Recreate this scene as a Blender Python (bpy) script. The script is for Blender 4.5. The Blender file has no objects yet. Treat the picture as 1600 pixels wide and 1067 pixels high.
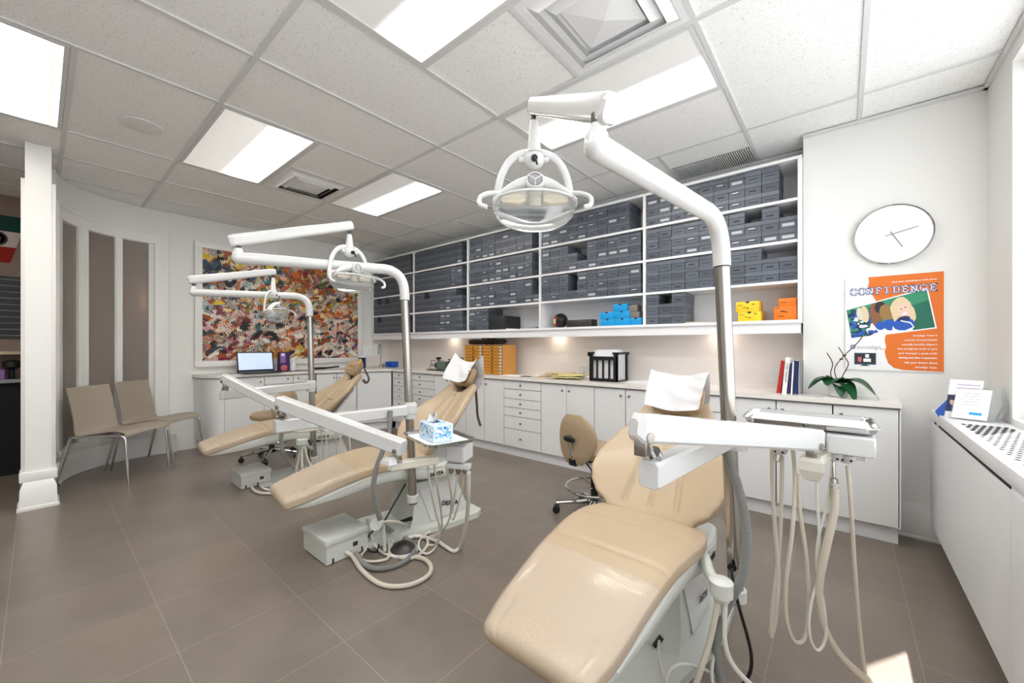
import bpy, bmesh, math, random
from mathutils import Vector, Matrix
random.seed(7)
S = bpy.context.scene
COL = S.collection
R = math.radians
# ------------------------------------------------------------------ camera, world, sun, exposure
F = 619.645; CX = 800.0; CY = 539.11; YAW = 0.6967; H = 1.209; CEIL = 2.711
cam_d = bpy.data.cameras.new('camera'); cam = bpy.data.objects.new('camera', cam_d); COL.objects.link(cam)
cam.location = (0, 0, H); cam.rotation_euler = (R(90), 0, YAW)
cam_d.sensor_width = 36.0; cam_d.lens = F*36.0/1600.0
cam_d.shift_y = (CY-533.5)/1600.0; cam_d.clip_start = 0.02; cam_d.clip_end = 200
S.camera = cam
S.view_settings.view_transform = 'Standard'; S.view_settings.look = 'None'
S.view_settings.gamma = 1.0; S.view_settings.exposure = -0.06; S.view_settings.use_curve_mapping = False
W = bpy.data.worlds.new('world'); S.world = W; W.use_nodes = True
bg = W.node_tree.nodes['Background']; bg.inputs[0].default_value = (0.90, 0.95, 1.0, 1); bg.inputs[1].default_value = 2.9
sun_d = bpy.data.lights.new('sun', 'SUN'); sun = bpy.data.objects.new('sun', sun_d); COL.objects.link(sun)
sun_d.energy = 20.0; sun_d.angle = R(0.6); sun_d.color = (1.0, 0.98, 0.95)
sun.rotation_euler = Vector((-0.70, -1.10, -2.609)).to_track_quat('-Z', 'Y').to_euler()
LAMP = 2.35      # brightness of the ceiling panels
# ------------------------------------------------------------------ photo geometry: a pixel of the 1600 px frame to a point of the room
SN, CS = math.sin(YAW), math.cos(YAW)
def ray(x, y):
    l = (x-CX)/F
    return (l*CS-SN, l*SN+CS, (CY-y)/F)
def A(x, y, t):
    r = ray(x, y); return Vector((r[0]*t, r[1]*t, H+r[2]*t))
def onZ(x, y, z):
    r = ray(x, y); return A(x, y, (z-H)/r[2])
def onY(x, y, Y):
    r = ray(x, y); return A(x, y, Y/r[1])
def onX(x, y, X):
    r = ray(x, y); return A(x, y, X/r[0])
# ------------------------------------------------------------------ materials
def lin(c):
    out = []
    for v in c:
        v = v/255.0
        out.append(v/12.92 if v <= 0.04045 else ((v+0.055)/1.055)**2.4)
    return tuple(out)+(1.0,)
def mat(name, rgb, rough=0.5, metal=0.0, coat=0.0, trans=0.0, ior=1.45, emit=None, es=1.0, spec=0.5, alpha=1.0, noise=0.0, nscale=20, bump=0.0, bscale=200, vary=0.0):
    m = bpy.data.materials.new(name); m.use_nodes = True
    nt = m.node_tree; b = nt.nodes['Principled BSDF']
    b.inputs['Base Color'].default_value = lin(rgb)
    b.inputs['Roughness'].default_value = rough; b.inputs['Metallic'].default_value = metal
    b.inputs['Coat Weight'].default_value = coat; b.inputs['Coat Roughness'].default_value = 0.08
    b.inputs['Transmission Weight'].default_value = trans; b.inputs['IOR'].default_value = ior
    b.inputs['Specular IOR Level'].default_value = spec; b.inputs['Alpha'].default_value = alpha
    if emit:
        b.inputs['Emission Color'].default_value = lin(emit); b.inputs['Emission Strength'].default_value = es
    tc = None
    if noise or bump:
        tc = nt.nodes.new('ShaderNodeTexCoord')
    if noise:
        n = nt.nodes.new('ShaderNodeTexNoise'); n.inputs['Scale'].default_value = nscale; n.inputs['Detail'].default_value = 4
        nt.links.new(tc.outputs['Object'], n.inputs['Vector'])
        mx = nt.nodes.new('ShaderNodeMix'); mx.data_type = 'RGBA'
        c = lin(rgb); mx.inputs[6].default_value = tuple(v*(1-noise) for v in c[:3])+(1,); mx.inputs[7].default_value = tuple(min(1, v*(1+noise)) for v in c[:3])+(1,)
        nt.links.new(n.outputs['Fac'], mx.inputs[0]); nt.links.new(mx.outputs[2], b.inputs['Base Color'])
    if vary:
        oi = nt.nodes.new('ShaderNodeObjectInfo'); hs = nt.nodes.new('ShaderNodeHueSaturation')
        mr = nt.nodes.new('ShaderNodeMapRange'); mr.inputs[3].default_value = 1-vary; mr.inputs[4].default_value = 1+vary
        nt.links.new(oi.outputs['Random'], mr.inputs[0]); nt.links.new(mr.outputs[0], hs.inputs['Value'])
        hs.inputs['Color'].default_value = lin(rgb); nt.links.new(hs.outputs[0], b.inputs['Base Color'])
    if bump:
        n2 = nt.nodes.new('ShaderNodeTexNoise'); n2.inputs['Scale'].default_value = bscale; n2.inputs['Detail'].default_value = 3
        nt.links.new(tc.outputs['Object'], n2.inputs['Vector'])
        bp = nt.nodes.new('ShaderNodeBump'); bp.inputs['Strength'].default_value = bump; bp.inputs['Distance'].default_value = 0.01
        nt.links.new(n2.outputs['Fac'], bp.inputs['Height']); nt.links.new(bp.outputs[0], b.inputs['Normal'])
    return m
M = {}
M['wall'] = mat('wall_paint', (234, 233, 230), 0.7, noise=0.01, nscale=3)
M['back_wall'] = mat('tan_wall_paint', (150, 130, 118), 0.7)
M['splash'] = mat('backsplash_tile', (238, 231, 226), 0.35)
M['trim'] = mat('trim_paint', (236, 235, 232), 0.35)
M['cab'] = mat('cabinet_white', (228, 228, 228), 0.28, spec=0.4)
M['cab_gap_shade'] = mat('cabinet_gap_shade', (40, 40, 42), 0.7)  # white carcass coloured dark to stand for shade in the door gaps
M['counter'] = mat('counter_white', (233, 228, 222), 0.2)
M['cedge'] = mat('counter_edge', (96, 94, 92), 0.4)
M['shelf'] = mat('shelf_white', (238, 238, 240), 0.35)
M['white'] = mat('white_enamel', (208, 208, 207), 0.22, coat=0.3)
M['white2'] = mat('offwhite_plastic', (214, 222, 210), 0.35)
M['shell'] = mat('chair_shell_plastic', (205, 207, 201), 0.3)
M['cream'] = mat('cream_plastic', (216, 211, 197), 0.35)
M['steel'] = mat('brushed_steel', (176, 172, 166), 0.24, 1.0)
M['chrome'] = mat('chrome', (205, 205, 205), 0.1, 1.0)
M['darkmetal'] = mat('dark_metal', (80, 78, 76), 0.4, 0.8)
M['black'] = mat('black_plastic', (22, 22, 24), 0.4)
M['dark'] = mat('dark_recess', (16, 16, 17), 0.8)
M['tan'] = mat('tan_vinyl', (184, 163, 136), 0.42, coat=0.12, noise=0.02, nscale=8, bump=0.05, bscale=300)
M['tan_d'] = mat('tan_vinyl_underside', (150, 124, 98), 0.5)
M['tan_s'] = mat('tan_vinyl_stool', (168, 146, 118), 0.5)
M['strap'] = mat('brown_strap', (96, 80, 66), 0.6)
M['greyhose'] = mat('grey_hose', (134, 133, 130), 0.45)
M['hose'] = mat('beige_hose', (208, 200, 184), 0.4)
M['hose2'] = mat('white_hose', (224, 222, 214), 0.4)
M['blackcable'] = mat('black_cable', (20, 20, 20), 0.45)
M['paper'] = mat('white_paper', (220, 220, 222), 0.8, bump=0.25, bscale=25)
M['paper2'] = mat('plain_paper', (240, 238, 234), 0.8)
M['knob'] = mat('knob_metal', (120, 118, 116), 0.35, 0.8)
M['chairply'] = mat('taupe_shell', (162, 151, 136), 0.5)
M['wood'] = mat('golden_wood', (196, 134, 48), 0.45, noise=0.12, nscale=14)
M['wood2'] = mat('pale_wood_side', (204, 146, 74), 0.45, noise=0.1, nscale=9)
M['glass'] = mat('clear_glass', (250, 252, 252), 0.02, trans=1.0, ior=1.45)
M['shield'] = mat('lamp_shield_plastic', (240, 243, 243), 0.08, trans=0.9, ior=1.15)
M['leaf'] = mat('orchid_leaf', (28, 78, 44), 0.3, coat=0.2, noise=0.2, nscale=15)
M['stem'] = mat('orchid_stem', (70, 50, 40), 0.6)
M['orange'] = mat('orange_print', (222, 112, 26), 0.5)
M['blue'] = mat('blue_print', (28, 84, 180), 0.5)
M['navy'] = mat('navy_print', (22, 40, 92), 0.5)
M['teal'] = mat('teal_print', (28, 70, 82), 0.5)
M['green'] = mat('green_print', (52, 140, 104), 0.5)
M['green2'] = mat('deep_green_print', (18, 104, 82), 0.5)
M['blond'] = mat('blond_print', (222, 200, 160), 0.5)
M['skin'] = mat('skin_print', (230, 196, 180), 0.5)
M['hairb'] = mat('brown_print', (136, 88, 56), 0.5)
M['hairc'] = mat('curly_print', (150, 116, 66), 0.5)
M['darkhair'] = mat('dark_print', (44, 36, 44), 0.5)
M['purewhite'] = mat('white_print', (246, 246, 248), 0.5)
M['grey'] = mat('grey_print', (150, 150, 154), 0.5)
M['boxgrey'] = mat('slate_card', (88, 94, 104), 0.36, vary=0.2)
M['boxgrey2'] = mat('slate_card_lid', (97, 103, 113), 0.32, vary=0.2)
M['label'] = mat('pale_label', (188, 190, 192), 0.3)
M['slot'] = mat('label_slot', (42, 44, 48), 0.5)
M['bluebox'] = mat('cyan_card', (20, 156, 222), 0.4)
M['yellowbox'] = mat('yellow_card', (250, 206, 40), 0.4)
M['orangebox'] = mat('orange_card', (242, 122, 26), 0.4)
M['brownbox'] = mat('taupe_card', (128, 122, 114), 0.5)
M['red'] = mat('red_print', (176, 30, 26), 0.5)
M['lavender'] = mat('purple_print', (150, 110, 178), 0.5)
M['purple'] = mat('dark_purple_print', (66, 46, 98), 0.5)
M['salmon'] = mat('salmon_print', (206, 104, 104), 0.5)
M['manila'] = mat('manila_paper', (226, 214, 152), 0.7)
M['manila2'] = mat('pale_manila_paper', (206, 188, 160), 0.7)
M['yellow'] = mat('yellow_plastic', (226, 200, 40), 0.4)
M['machine'] = mat('grey_green_enamel', (96, 112, 104), 0.4)
M['beige'] = mat('beige_enamel', (206, 200, 182), 0.4)
M['tgrid'] = mat('ceiling_grid_metal', (218, 218, 217), 0.5)
M['vent'] = mat('vent_enamel', (236, 236, 236), 0.4)
M['screen'] = mat('laptop_screen', (200, 215, 235), 0.3, emit=(196, 214, 240), es=0.55)
def grad_mat(name, axis_len, peak, base, width, strength, col=(255, 252, 246)):
    """lens of a fluorescent troffer: a lit tube behind the lens gives a bright band"""
    m = bpy.data.materials.new(name); m.use_nodes = True; nt = m.node_tree; b = nt.nodes['Principled BSDF']
    b.inputs['Base Color'].default_value = lin((225, 225, 222)); b.inputs['Roughness'].default_value = 0.4
    tc = nt.nodes.new('ShaderNodeTexCoord'); sp = nt.nodes.new('ShaderNodeSeparateXYZ'); nt.links.new(tc.outputs['Object'], sp.inputs[0])
    cr = nt.nodes.new('ShaderNodeValToRGB')
    mr = nt.nodes.new('ShaderNodeMapRange'); mr.inputs[1].default_value = -axis_len/2; mr.inputs[2].default_value = axis_len/2
    nt.links.new(sp.outputs['Y'], mr.inputs[0]); nt.links.new(mr.outputs[0], cr.inputs[0])
    e = cr.color_ramp.elements
    e[0].position = 0.0; e[0].color = (base, base, base, 1)
    e[1].position = 1.0; e[1].color = (base*1.6, base*1.6, base*1.6, 1)
    for p, v in ((peak-width, base*1.3), (peak-width*0.72, base*1.3+0.05), (peak-width*0.35, 1.0), (peak+width*0.4, 1.0), (min(0.99, peak+width*0.9), 0.08)):
        k = cr.color_ramp.elements.new(p); k.color = (v, v, v, 1)
    cr.color_ramp.interpolation = 'EASE'
    b.inputs['Emission Color'].default_value = lin(col)
    mu = nt.nodes.new('ShaderNodeMath'); mu.operation = 'MULTIPLY'; mu.inputs[1].default_value = strength*LAMP
    nt.links.new(cr.outputs[0], mu.inputs[0]); nt.links.new(mu.outputs[0], b.inputs['Emission Strength'])
    return m
def floor_mat():
    m = bpy.data.materials.new('taupe_floor_tile'); m.use_nodes = True; nt = m.node_tree; b = nt.nodes['Principled BSDF']
    tc = nt.nodes.new('ShaderNodeTexCoord'); mp = nt.nodes.new('ShaderNodeMapping')
    mp.inputs['Location'].default_value = (2.01+0.447*20, -0.355+0.447*20, 0)
    nt.links.new(tc.outputs['Object'], mp.inputs[0])
    br = nt.nodes.new('ShaderNodeTexBrick'); br.offset = 0.0; br.squash = 1.0
    br.inputs['Scale'].default_value = 1.0; br.inputs['Brick Width'].default_value = 0.447; br.inputs['Row Height'].default_value = 0.447
    br.inputs['Mortar Size'].default_value = 0.0016; br.inputs['Mortar Smooth'].default_value = 0.1
    br.inputs['Color1'].default_value = lin((128, 117, 107)); br.inputs['Color2'].default_value = lin((119, 109, 100)); br.inputs['Mortar'].default_value = lin((150, 141, 131))
    nt.links.new(mp.outputs[0], br.inputs['Vector'])
    n = nt.nodes.new('ShaderNodeTexNoise'); n.inputs['Scale'].default_value = 2.6; n.inputs['Detail'].default_value = 7; n.inputs['Roughness'].default_value = 0.6
    nt.links.new(tc.outputs['Object'], n.inputs['Vector'])
    n3 = nt.nodes.new('ShaderNodeTexNoise'); n3.inputs['Scale'].default_value = 160.0; n3.inputs['Detail'].default_value = 2
    nt.links.new(tc.outputs['Object'], n3.inputs['Vector'])
    mr = nt.nodes.new('ShaderNodeMapRange'); mr.inputs[1].default_value = 0.3; mr.inputs[2].default_value = 0.7; mr.inputs[3].default_value = 0.86; mr.inputs[4].default_value = 1.12
    nt.links.new(n.outputs['Fac'], mr.inputs[0])
    mr3 = nt.nodes.new('ShaderNodeMapRange'); mr3.inputs[1].default_value = 0.3; mr3.inputs[2].default_value = 0.7; mr3.inputs[3].default_value = 0.95; mr3.inputs[4].default_value = 1.05
    nt.links.new(n3.outputs['Fac'], mr3.inputs[0])
    mm = nt.nodes.new('ShaderNodeMath'); mm.operation = 'MULTIPLY'; nt.links.new(mr.outputs[0], mm.inputs[0]); nt.links.new(mr3.outputs[0], mm.inputs[1])
    hs = nt.nodes.new('ShaderNodeHueSaturation'); nt.links.new(mm.outputs[0], hs.inputs['Value']); nt.links.new(br.outputs['Color'], hs.inputs['Color'])
    nt.links.new(hs.outputs[0], b.inputs['Base Color'])
    mr2 = nt.nodes.new('ShaderNodeMapRange'); mr2.inputs[3].default_value = 0.285; mr2.inputs[4].default_value = 0.34
    nt.links.new(n.outputs['Fac'], mr2.inputs[0]); nt.links.new(mr2.outputs[0], b.inputs['Roughness'])
    return m
def ceil_mat():
    m = bpy.data.materials.new('acoustic_tile'); m.use_nodes = True; nt = m.node_tree; b = nt.nodes['Principled BSDF']
    b.inputs['Roughness'].default_value = 0.9
    tc = nt.nodes.new('ShaderNodeTexCoord')
    n = nt.nodes.new('ShaderNodeTexNoise'); n.inputs['Scale'].default_value = 110; n.inputs['Detail'].default_value = 3; n.inputs['Roughness'].default_value = 0.7
    nt.links.new(tc.outputs['Object'], n.inputs['Vector'])
    cr = nt.nodes.new('ShaderNodeValToRGB'); e = cr.color_ramp.elements
    e[0].position = 0.34; e[0].color = lin((216, 216, 214)); e[1].position = 0.42; e[1].color = lin((251, 251, 249))
    nt.links.new(n.outputs['Fac'], cr.inputs[0]); nt.links.new(cr.outputs[0], b.inputs['Base Color'])
    bp = nt.nodes.new('ShaderNodeBump'); bp.inputs['Strength'].default_value = 0.5; bp.inputs['Distance'].default_value = 0.004
    nt.links.new(n.outputs['Fac'], bp.inputs['Height']); nt.links.new(bp.outputs[0], b.inputs['Normal'])
    return m
def frost_mat():
    m = mat('frosted_glass', (214, 206, 200), 0.42, trans=0.75, ior=1.3)
    return m
M['floor'] = floor_mat(); M['ceil'] = ceil_mat(); M['frost'] = frost_mat()
# ------------------------------------------------------------------ mesh builder
def frames(pts):
    n = len(pts); T = []
    for i in range(n):
        a = pts[max(0, i-1)]; b = pts[min(n-1, i+1)]; d = (b-a)
        T.append(d.normalized() if d.length > 1e-9 else Vector((0, 0, 1)))
    up = Vector((0, 0, 1)) if abs(T[0].z) < 0.9 else Vector((1, 0, 0))
    N = [(up-T[0]*up.dot(T[0])).normalized()]
    for i in range(1, n):
        v = N[-1]-T[i]*N[-1].dot(T[i])
        N.append(v.normalized() if v.length > 1e-6 else N[-1])
    return T, N, [T[i].cross(N[i]) for i in range(n)]
def spline(pts, n=8):
    P = [Vector(p) for p in pts]; out = []
    for i in range(len(P)-1):
        p0 = P[max(0, i-1)]; p1 = P[i]; p2 = P[i+1]; p3 = P[min(len(P)-1, i+2)]
        for k in range(n):
            t = k/n
            out.append(0.5*((2*p1)+(p2-p0)*t+(2*p0-5*p1+4*p2-p3)*t*t+(3*p1-p0-3*p2+p3)*t**3))
    out.append(P[-1]); return out
def fillet(a, c, b, r, n=10):
    """a to b over the corner c, rounded"""
    a, c, b = Vector(a), Vector(c), Vector(b)
    p = c+(a-c).normalized()*r; q = c+(b-c).normalized()*r
    return [a]+[p*(1-t)**2+c*2*t*(1-t)+q*t*t for t in [k/n for k in range(n+1)]]+[b]
class MB:
    def __init__(s):
        s.v = []; s.f = []; s.m = []; s.mats = []; s.T = Matrix.Identity(4)
    def mi(s, m):
        m = M[m] if isinstance(m, str) else m
        if m not in s.mats: s.mats.append(m)
        return s.mats.index(m)
    def add(s, verts, faces, m):
        o = len(s.v); k = s.mi(m)
        s.v += [s.T @ Vector(v) for v in verts]
        for f in faces: s.f.append([i+o for i in f]); s.m.append(k)
        return s
    def box(s, x0, x1, y0, y1, z0, z1, m, bev=0.0):
        if x0 > x1: x0, x1 = x1, x0
        if y0 > y1: y0, y1 = y1, y0
        if z0 > z1: z0, z1 = z1, z0
        if bev <= 0:
            return s.add([(x0, y0, z0), (x1, y0, z0), (x1, y1, z0), (x0, y1, z0), (x0, y0, z1), (x1, y0, z1), (x1, y1, z1), (x0, y1, z1)],
                [(0, 3, 2, 1), (4, 5, 6, 7), (0, 1, 5, 4), (1, 2, 6, 5), (2, 3, 7, 6), (3, 0, 4, 7)], m)
        bm = bmesh.new(); bmesh.ops.create_cube(bm, size=1.0)
        for v in bm.verts: v.co = Vector(((x0+x1)/2+v.co.x*(x1-x0), (y0+y1)/2+v.co.y*(y1-y0), (z0+z1)/2+v.co.z*(z1-z0)))
        bmesh.ops.bevel(bm, geom=bm.edges[:], offset=bev, segments=2, affect='EDGES', profile=0.5)
        bm.verts.ensure_lookup_table()
        for i, v in enumerate(bm.verts): v.index = i
        s.add([v.co.copy() for v in bm.verts], [[v.index for v in f.verts] for f in bm.faces], m); bm.free()
        return s
    def tube(s, pts, r, m, seg=10, caps=True, flat=1.0):
        pts = [Vector(p) for p in pts]; T, N, B = frames(pts); n = len(pts); V = []; Fc = []
        for i, p in enumerate(pts):
            ri = r[i] if isinstance(r, (list, tuple)) else r
            for k in range(seg):
                a = 2*math.pi*k/seg
                V.append(p+N[i]*(math.cos(a)*ri)+B[i]*(math.sin(a)*ri*flat))
        for i in range(n-1):
            for k in range(seg):
                k2 = (k+1) % seg
                Fc.append((i*seg+k, i*seg+k2, (i+1)*seg+k2, (i+1)*seg+k))
        if caps:
            Fc.append(tuple(range(seg-1, -1, -1))); Fc.append(tuple((n-1)*seg+k for k in range(seg)))
        return s.add(V, Fc, m)
    def bar(s, a, b, w, h, m, bev=0.0, ext=0.0):
        """box beam from a to b, w across, h high, kept upright"""
        a, b = Vector(a), Vector(b); d = b-a; L = d.length; X = d.normalized()
        Zu = Vector((0, 0, 1)); Yv = Zu.cross(X).normalized(); Zv = X.cross(Yv)
        Mx = Matrix((X, Yv, Zv)).transposed().to_4x4(); Mx.translation = a
        old = s.T; s.T = old @ Mx
        s.box(-ext, L+ext, -w/2, w/2, -h/2, h/2, m, bev); s.T = old
        return s
    def cyl(s, a, b, r, m, seg=16, r2=None):
        a, b = Vector(a), Vector(b)
        return s.tube([a, b], [r, r if r2 is None else r2], m, seg)
    def lathe(s, prof, m, seg=24, c=(0, 0, 0)):
        V = []; Fc = []; n = len(prof)
        for r, z in prof:
            for k in range(seg):
                a = 2*math.pi*k/seg; V.append((c[0]+r*math.cos(a), c[1]+r*math.sin(a), c[2]+z))
        for i in range(n-1):
            for k in range(seg):
                k2 = (k+1) % seg; Fc.append((i*seg+k, i*seg+k2, (i+1)*seg+k2, (i+1)*seg+k))
        Fc.append(tuple(range(seg-1, -1, -1))); Fc.append(tuple((n-1)*seg+k for k in range(seg)))
        return s.add(V, Fc, m)
    def ball(s, c, r, m, sc=(1, 1, 1), seg=16):
        prof = [(r*math.sin(math.pi*i/10)*1.0, -r*math.cos(math.pi*i/10)) for i in range(11)]
        old = s.T; s.T = old @ Matrix.Translation(c) @ Matrix.Diagonal((*sc, 1))
        s.lathe([(max(p[0], 1e-4), p[1]) for p in prof], m, seg); s.T = old
        return s
    def poly(s, pts, m, thick=0.0, nrm=(0, 0, 1)):
        n = len(pts); P = [Vector(p) for p in pts]
        if thick == 0: return s.add(P, [tuple(range(n))], m)
        o = Vector(nrm).normalized()*thick
        return s.add(P+[p+o for p in P], [tuple(range(n-1, -1, -1)), tuple(range(n, 2*n))]+[(i, (i+1) % n, n+(i+1) % n, n+i) for i in range(n)], m)
    def loft(s, rings, m, caps=True, closed=True):
        n = len(rings[0]); V = [p for r in rings for p in r]; Fc = []
        for i in range(len(rings)-1):
            for k in range(n if closed else n-1):
                k2 = (k+1) % n; Fc.append((i*n+k, i*n+k2, (i+1)*n+k2, (i+1)*n+k))
        if caps and closed:
            Fc.append(tuple(range(n-1, -1, -1))); Fc.append(tuple((len(rings)-1)*n+k for k in range(n)))
        return s.add(V, Fc, m)
    def grid(s, fn, nu, nv, m, thick=0.0):
        P = [[Vector(fn(i/nu, j/nv)) for i in range(nu+1)] for j in range(nv+1)]
        V = [p for row in P for p in row]; w = nu+1
        Fc = [(j*w+i, j*w+i+1, (j+1)*w+i+1, (j+1)*w+i) for j in range(nv) for i in range(nu)]
        s.add(V, Fc, m)
        if thick:
            n0 = (P[0][1]-P[0][0]).cross(P[1][0]-P[0][0]).normalized()*thick
            V2 = [p+n0 for p in V]; s.add(V2, [tuple(reversed(f)) for f in Fc], m)
        return s
    def text(s, body, size, Mx, m, extr=0.0006, align='CENTER', bold=0.0):
        cu = bpy.data.curves.new('t', 'FONT'); cu.body = body; cu.size = size; cu.extrude = extr; cu.align_x = align; cu.align_y = 'CENTER'; cu.offset = bold
        cu.resolution_u = 2
        ob = bpy.data.objects.new('t', cu); COL.objects.link(ob); dg = bpy.context.evaluated_depsgraph_get()
        me = bpy.data.meshes.new_from_object(ob.evaluated_get(dg))
        old = s.T; s.T = old @ Mx
        s.add([v.co.copy() for v in me.vertices], [tuple(p.vertices) for p in me.polygons], m); s.T = old
        bpy.data.objects.remove(ob); bpy.data.meshes.remove(me); bpy.data.curves.remove(cu)
        return s
    def build(s, name, parent=None, smooth=35, origin=None):
        org = Vector((0, 0, 0))
        if parent is not None: org = Vector(parent['_o'])
        elif origin is not None: org = Vector(origin)
        me = bpy.data.meshes.new(name)
        me.from_pydata([v-org for v in s.v], [], s.f)
        for m in s.mats: me.materials.append(m)
        for p, k in zip(me.polygons, s.m): p.material_index = k
        bm = bmesh.new(); bm.from_mesh(me); bmesh.ops.recalc_face_normals(bm, faces=bm.faces[:]); bm.to_mesh(me); bm.free()
        if smooth:
            for p in me.polygons: p.use_smooth = True
            me.set_sharp_from_angle(angle=R(smooth))
        me.update()
        o = bpy.data.objects.new(name, me); COL.objects.link(o)
        o['_o'] = tuple(org)
        if parent is not None: o.parent = parent
        else: o.location = org
        return o
def thing(name, label, cat, loc=(0, 0, 0), group=None):
    o = bpy.data.objects.new(name, None); COL.objects.link(o); o.location = loc; o['_o'] = tuple(loc)
    o.empty_display_size = 0.05
    return tag(o, label, cat, group)
def tag(o, label, cat, group=None, kind=None):
    if label: o['label'] = label
    if cat: o['category'] = cat
    if group: o['group'] = group
    if kind: o['kind'] = kind
    return o
def struct(mb, name, smooth=35):
    o = mb.build(name, smooth=smooth); o['kind'] = 'structure'; return o
def copy_tree(o, parent=None):
    c = o.copy(); COL.objects.link(c)
    if parent is not None: c.parent = parent
    for ch in list(o.children): copy_tree(ch, c)
    return c
def plane_y(X, Y, Z):   # text matrix: reads left to right along +X, faces -Y
    return Matrix.Translation((X, Y, Z)) @ Matrix.Rotation(R(90), 4, 'X')
def plane_x(X, Y, Z):   # reads along +Y, faces +X
    return Matrix.Translation((X, Y, Z)) @ Matrix.Rotation(R(90), 4, 'Z') @ Matrix.Rotation(R(90), 4, 'X')
# ================================================================== THE ROOM
G = 0.6096; GX = -0.529; GY = 0.728
def gx(i): return GX+G*i
def gy(i): return GY+G*i
XL = -5.85; XR = 0.64; YS = 3.777; YP = 3.535; XF = -6.45; YB = -2.6     # painting wall, window wall, shelf wall, pillar face, far room wall, wall behind
b = MB(); b.box(XF-0.1, XR+0.3, YB-0.1, YS+0.1, -0.06, 0, 'floor'); struct(b, 'floor')
b = MB(); b.box(XF-0.1, XR+0.12, YB-0.1, YS+0.1, CEIL+0.004, CEIL+0.08, 'ceil'); struct(b, 'ceiling')
b = MB()    # exposed tee grid
def tx(i, y0, y1, w=0.012): b.box(gx(i)-w, gx(i)+w, gy(y0), gy(y1), CEIL-0.004, CEIL+0.004, 'tgrid')
def ty(j, x0, x1, w=0.012): b.box(gx(x0), gx(x1), gy(j)-w, gy(j)+w, CEIL-0.0045, CEIL+0.0045, 'tgrid')
for i in (-4, -3, -2, 0, 1): tx(i, -5.4, 4.99)
for i in (-9, -8, -7, -6): tx(i, -5.4, 4.99)
for y0, y1 in ((1, 2), (4, 4.99)): tx(-5, y0, y1); tx(-1, y0, y1)
for j in (-4, -2, 0, 2, 4): ty(j, -9.6, 1.9, 0.013)
for j in (1, 3): ty(j, -6, -4); ty(j, -2, 0)
ty(-1, -6, -4); ty(-3, -6, -4); ty(-1, -9.6, -6)
struct(b, 'trim_1')
b = MB(); b.box(-0.224, XR+0.02, YP-0.03, YP, CEIL-0.02, CEIL-0.004, 'tgrid'); b.box(XL, -0.224, YS-0.02, YS, CEIL-0.02, CEIL-0.004, 'tgrid')
b.box(XR-0.02, XR, YB, YP, CEIL-0.02, CEIL-0.004, 'tgrid')
struct(b, 'trim_2')
# walls
b = MB(); b.box(XL-0.1, -0.224, YS, YS+0.1, 0, CEIL, 'wall'); struct(b, 'wall_north')
b = MB(); b.box(-0.224, XR+0.12, YP, YS+0.1, 0, CEIL, 'wall'); struct(b, 'wall_pillar')
b = MB(); b.box(XL-0.1, XL, 0.78, YS, 0, CEIL, 'wall'); struct(b, 'wall_west')
b = MB(); b.box(XF-0.1, XR+0.3, YB-0.1, YB, 0, CEIL, 'wall'); struct(b, 'wall_south')
b = MB(); b.box(XF-0.1, XF, YB, YS, 0, CEIL, 'back_wall'); b.box(XF, XL-0.1, 1.5, 1.6, 0, CEIL, 'back_wall'); struct(b, 'wall_far')
WZ0, WZ1, WY1, WY0 = 0.845, 2.609, 3.093, -1.6
b = MB()
b.box(XR, XR+0.12, YB, YS, 0, WZ0, 'wall'); b.box(XR, XR+0.12, YB, YS, WZ1, CEIL, 'wall')
b.box(XR, XR+0.12, WY1, YP+0.02, WZ0, WZ1, 'wall'); b.box(XR, XR+0.12, YB, WY0, WZ0, WZ1, 'wall'); struct(b, 'wall_east')
# window in the east wall
b = MB(); n = 4
for k in range(n+1):
    y = WY0+(WY1-WY0)*k/n; b.box(XR+0.06, XR+0.11, y-0.02, y+0.02, WZ0, WZ1, 'trim')
b.box(XR+0.06, XR+0.11, WY0, WY1, WZ0, WZ0+0.05, 'trim'); b.box(XR+0.06, XR+0.11, WY0, WY1, WZ1-0.05, WZ1, 'trim')
wf = struct(b, 'window_1')
# skirting
def skirt(p, q, name, h=0.2, nrm=None):
    p, q = Vector((*p, 0)), Vector((*q, 0)); d = (q-p).normalized(); nn = Vector(nrm+(0,)) if nrm else Vector((-d.y, d.x, 0))
    prof = [(0, 0), (0.02, 0), (0.02, 0.015), (0.016, 0.02), (0.016, h*0.72), (0.011, h*0.80), (0.006, h*0.93), (0.004, h), (0, h)]
    bb = MB(); bb.loft([[p+nn*a+Vector((0, 0, z)) for a, z in prof], [q+nn*a+Vector((0, 0, z)) for a, z in prof]], 'trim')
    return struct(bb, name)
skirt((0.24, YP), (XR, YP), 'baseboard_pillar', 0.22, (0, -1))
skirt((XL, 0.78), (XL, 1.32), 'baseboard_west', 0.2, (1, 0))
skirt((XR, YB), (XR, YP), 'baseboard_east', 0.12, (-1, 0))
# curved glazed wall
CC = (-5.17, 0.78); CR = 0.68
def carc(a, r): return Vector((CC[0]+r*math.cos(R(a)), CC[1]+r*math.sin(R(a)), 0))
def arcbox(bb, a0, a1, r0, r1, z0, z1, m, n=None):
    n = n or max(2, int(abs(a1-a0)/4)); rings = []
    for k in range(n+1):
        a = a0+(a1-a0)*k/n; p = carc(a, r0); q = carc(a, r1)
        rings.append([p+Vector((0, 0, z0)), q+Vector((0, 0, z0)), q+Vector((0, 0, z1)), p+Vector((0, 0, z1))])
    bb.loft(rings, m); return bb
ZB, ZT = 0.29, 2.33
b = MB(); arcbox(b, 180, 270, CR, CR+0.11, 0, ZB-0.03, 'wall'); arcbox(b, 180, 270, CR, CR+0.11, ZT+0.05, CEIL, 'wall')
arcbox(b, 160, 180, CR+0.0, CR+0.1, 0.0, 0.01, 'wall')
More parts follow.
